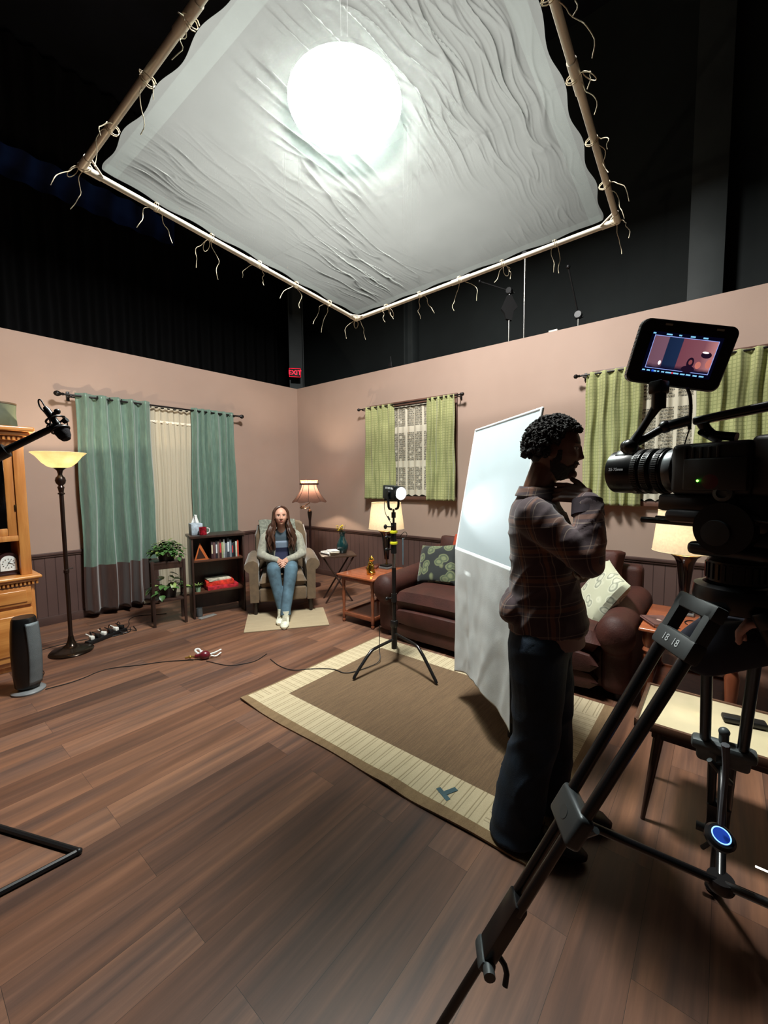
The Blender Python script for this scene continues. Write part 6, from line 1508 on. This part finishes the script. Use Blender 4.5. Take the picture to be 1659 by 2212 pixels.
for off in (-.018, .018):
    b.tube([c0 + d_ * off + (sd_ * math.cos(k * PI / 8) + BKW * math.sin(k * PI / 8)) * .024 for k in range(16)], .003, 6, 0, True)
for s_ in (-1, 1):
    b.tube([c0 + d_ * -.018 + sd_ * s_ * .024, c0 + sd_ * s_ * .034 - d_ * .012, c0 + sd_ * s_ * .028 + d_ * .012, c0 + d_ * .018 + sd_ * s_ * .024], .0018, 6, 1)
b.tube([c0 - sd_ * .02, c0 - sd_ * .034], .008, 8); b.build('shock_mount', M_blk, t)
b = MB(); b.cyl(cfl(-10 * px, 22 * px), cfl(3 * px, 30 * px), .0055, n=12); b.ball(cfl(4 * px, 31 * px), .009, 12, 8); b.build('clamp_knob', M_blk, t)
MB().tube([cfl(-22 * px, 40 * px), cfl(-32 * px, 58 * px), cfl(-38 * px, 56 * px), cfl(-34 * px, 40 * px), cfl(-20 * px, 26 * px), cfl(-10 * px, 10 * px), cfl(-14 * px, 0)], .0022, 6, 3).build('mic_cable', M_blk, t)
# ------------------------------------------------------------------ floor frame at left, devices under tripod
b = MB(); P0, P1, P2 = V((-4.12, -3.58, .012)), V((-4.62, -2.44, .012)), V((-4.98, -3.50, .012))
b.tube([P1, P0], .012, 8); b.tube([P0, P2], .012, 8); b.tube([P2, P1], .012, 8); b.ball(P0, .014, 8, 6)
o = b.build('stand_base', M_blk); tag(o, 'flat black tubular stand base lying on the wood floor at the left edge', 'stand base')
t = thing('power_hub', 'round black device with a glowing blue ring hanging below the tripod', 'electronic device', (-3.388, -5.60, .705))
VW = (V((-4.5603, -5.5748, 1.5219)) - V((-3.388, -5.60, .70))).normalized(); vn = (VW + V((.3, -.3, .6))).normalized()
MB().lathe([(.018, -.016), (.028, -.012), (.030, 0), (.025, .006), (.001, .007)], (0, 0, 0), 40, axis=vn).build('body', M('device_black', (12, 12, 14), .3), t)
bx_, by_, _ = basis(vn); MB().tube([(bx_ * math.cos(k * PI / 20) + by_ * math.sin(k * PI / 20)) * .0175 + vn * .0078 for k in range(40)], .0013, 6, 0, True).build('glowing_ring', em('ring_blue', (120, 170, 255), 2.2), t)
MB().lathe([(.0165, .0072), (.001, .0075)], (0, 0, 0), 32, axis=vn).build('blue_face', em('face_blue', (24, 50, 130), .6), t)
MB().tube([vn * .0 + V((0, 0, .03)), V((.004, -.001, .08)), V((.014, -.004, .15)), V((.0, .0, .22))], lambda q: .006 + .006 * max(0, q - .6), 8, 1).build('grey_strap', M('grey_strap', (84, 86, 92), .6), t)
a0, a1 = V((-3.345, -5.665, .64)), V((-3.29, -5.80, .60))
o = MB().cyl((0, 0, 0), a1 - a0, .0022, n=8).build('bright_edge', em('white_strip', (255, 250, 240), 1.6)); at(o, a0); tag(o, 'thin glowing rod standing in for a bright device edge low behind the tripod', 'bright edge')  # emission stands in for the gleam along a device edge
# ------------------------------------------------------------------ windows on the right wall
M_chk = None
def m_check():
    t = NT('green_windowpane_check'); v = t.obj(); sx = t.n('ShaderNodeSeparateXYZ'); t.link(v, sx.inputs[0])
    n = t.noise(v, 5, 3)
    base = t.ramp(n, [(.3, (144, 146, 98)), (.7, (168, 168, 116))])
    def ln(val, f, w_): return t.math('LESS_THAN', t.math('FRACT', t.math('MULTIPLY', val, f)), w_)
    g = t.math('MAXIMUM', ln(sx.outputs[1], 36.0, .26), ln(sx.outputs[2], 32.0, .26))
    col = t.mix(t.math('MULTIPLY', g, .5), base, rgb((104, 112, 64)))
    return t.done(t.bsdf(col, .9, 0, t.bump(t.noise(v, 300, 2), .2, .002), sheen=.2))
M_chk = m_check(); M_wfr = M('dark_window_wood', (92, 62, 50), .5, var=.12, vs=12)
def window(n, y0, y1, lace_y0, lace_y1, lbl):
    # structure: frame with sill, pane
    w = bpy.data.objects.new('window_%d' % n, None); COL.objects.link(w); w.location = (0, (y0 + y1) / 2, 1.3); struct(w)
    def L(b, x0, x1, a, c, z0, z1, bev=.003): return b.bx(x0, x1, a - (y0 + y1) / 2, c - (y0 + y1) / 2, z0 - 1.3, z1 - 1.3, bev)
    b = MB(); L(b, -.03, 0, y0, y1, 2.52, 2.575); L(b, -.02, 0, y0, y0 + .05, 1.30, 2.52); L(b, -.02, 0, y1 - .05, y1, 1.30, 2.52); L(b, -.045, 0, y0 - .0, y1 + .0, 1.265, 1.31); b.build('window_frame', M_wfr, w)
    b = MB(); L(b, -.008, -.002, y0 + .05, y1 - .05, 1.31, 2.52, 0); b.build('pane', M('dark_window_pane', (34, 36, 34), .15), w)
    b = MB(); z = 1.42
    while z < 2.50: b.box((-.018, 0, z - 1.3), (.022, abs(y1 - y0) - .14, .0018), Matrix.Rotation(.55, 3, 'Y')); z += .030
    for q in (-.3, 0, .3): b.cyl((-.018, q * abs(y1 - y0), .1), (-.018, q * abs(y1 - y0), 1.2), .0015, n=5)
    b.build('blind_slats', M('white_blind', (206, 200, 184), .5, var=.03), w)
    t = thing('lace_curtain', 'white lace curtain with scalloped hem in the ' + lbl, 'curtain', (0, 0, 0))
    b = MB()
    def lc(u, v):
        y = lace_y0 + (lace_y1 - lace_y0) * u
        zb = 1.315 + .022 * abs(math.sin(u * PI * (6 if n == 1 else 6))); z = 2.50 + (zb - 2.50) * v
        return V((-.052 + .008 * math.sin(u * 2 * PI * 7) + .003 * math.sin(u * 31), y, z))
    b.grid(lc, 140, 20); o = b.build('lace_panel', m_sheer('lace_%d' % n, (232, 224, 204), .5, lace=(7.5, .12, 2.2, 1.40)), t, weld=False)
    MB().cyl((-.052, y0 + .06, 2.485), (-.052, y1 - .06, 2.485), .006, n=8).build('tension_rod', M_rod, t)
def gcurt(label, ya, yb, seed, fold=5, flare=.10, z0=1.265):
    c = curtain('curtain', label, 'curtain', ya, yb, -.105, z0, 2.545, fold, .034, (M_chk,), flare=flare, seed=seed, axis='y', rows=50, phase=seed)
    return c
window(1, -3.02, -1.62, -2.70, -2.04, 'middle window of the right wall')
window(2, -6.10, -4.52, -5.42, -4.92, 'window behind the film camera')
gcurt('left green checked curtain on the window above the left table lamp', -1.60, -2.10, 2)
gcurt('right green checked curtain on the window left of the bounce board', -2.66, -3.04, 5)
gcurt('green checked curtain between the man and the film camera', -4.49, -4.96, 7)
gcurt('green checked curtain behind the film camera handle at the right edge', -5.36, -6.15, 9, 7, .04)
for y0, y1, lb in ((-3.10, -1.52, 'dark curtain rod with finials over the middle window'), (-6.25, -4.43, 'dark curtain rod with round finial over the window behind the camera')):
    t = thing('curtain_rod', lb, 'curtain rod', (-.105, (y0 + y1) / 2, 2.53)); h = (y1 - y0) / 2
    MB().cyl((0, -h, 0), (0, h, 0), .009, n=12).build('rod', M_rod, t)
    for s in (-1, 1): MB().lathe([(.009, 0), (.014, .008), (.010, .016), (.022, .034), (.018, .052), (.006, .06)], (0, s * h, 0), 14, axis=(0, s, 0)).build('finial', M_rod, t)
    for s in (-1, 1): b = MB(); b.bx(-.006, .10, s * (h - .03) - .006, s * (h - .03) + .006, -.02, -.008, .002); b.bx(.09, .102, s * (h - .03) - .012, s * (h - .03) + .012, -.04, .04, .002); b.build('bracket', M_rod, t)
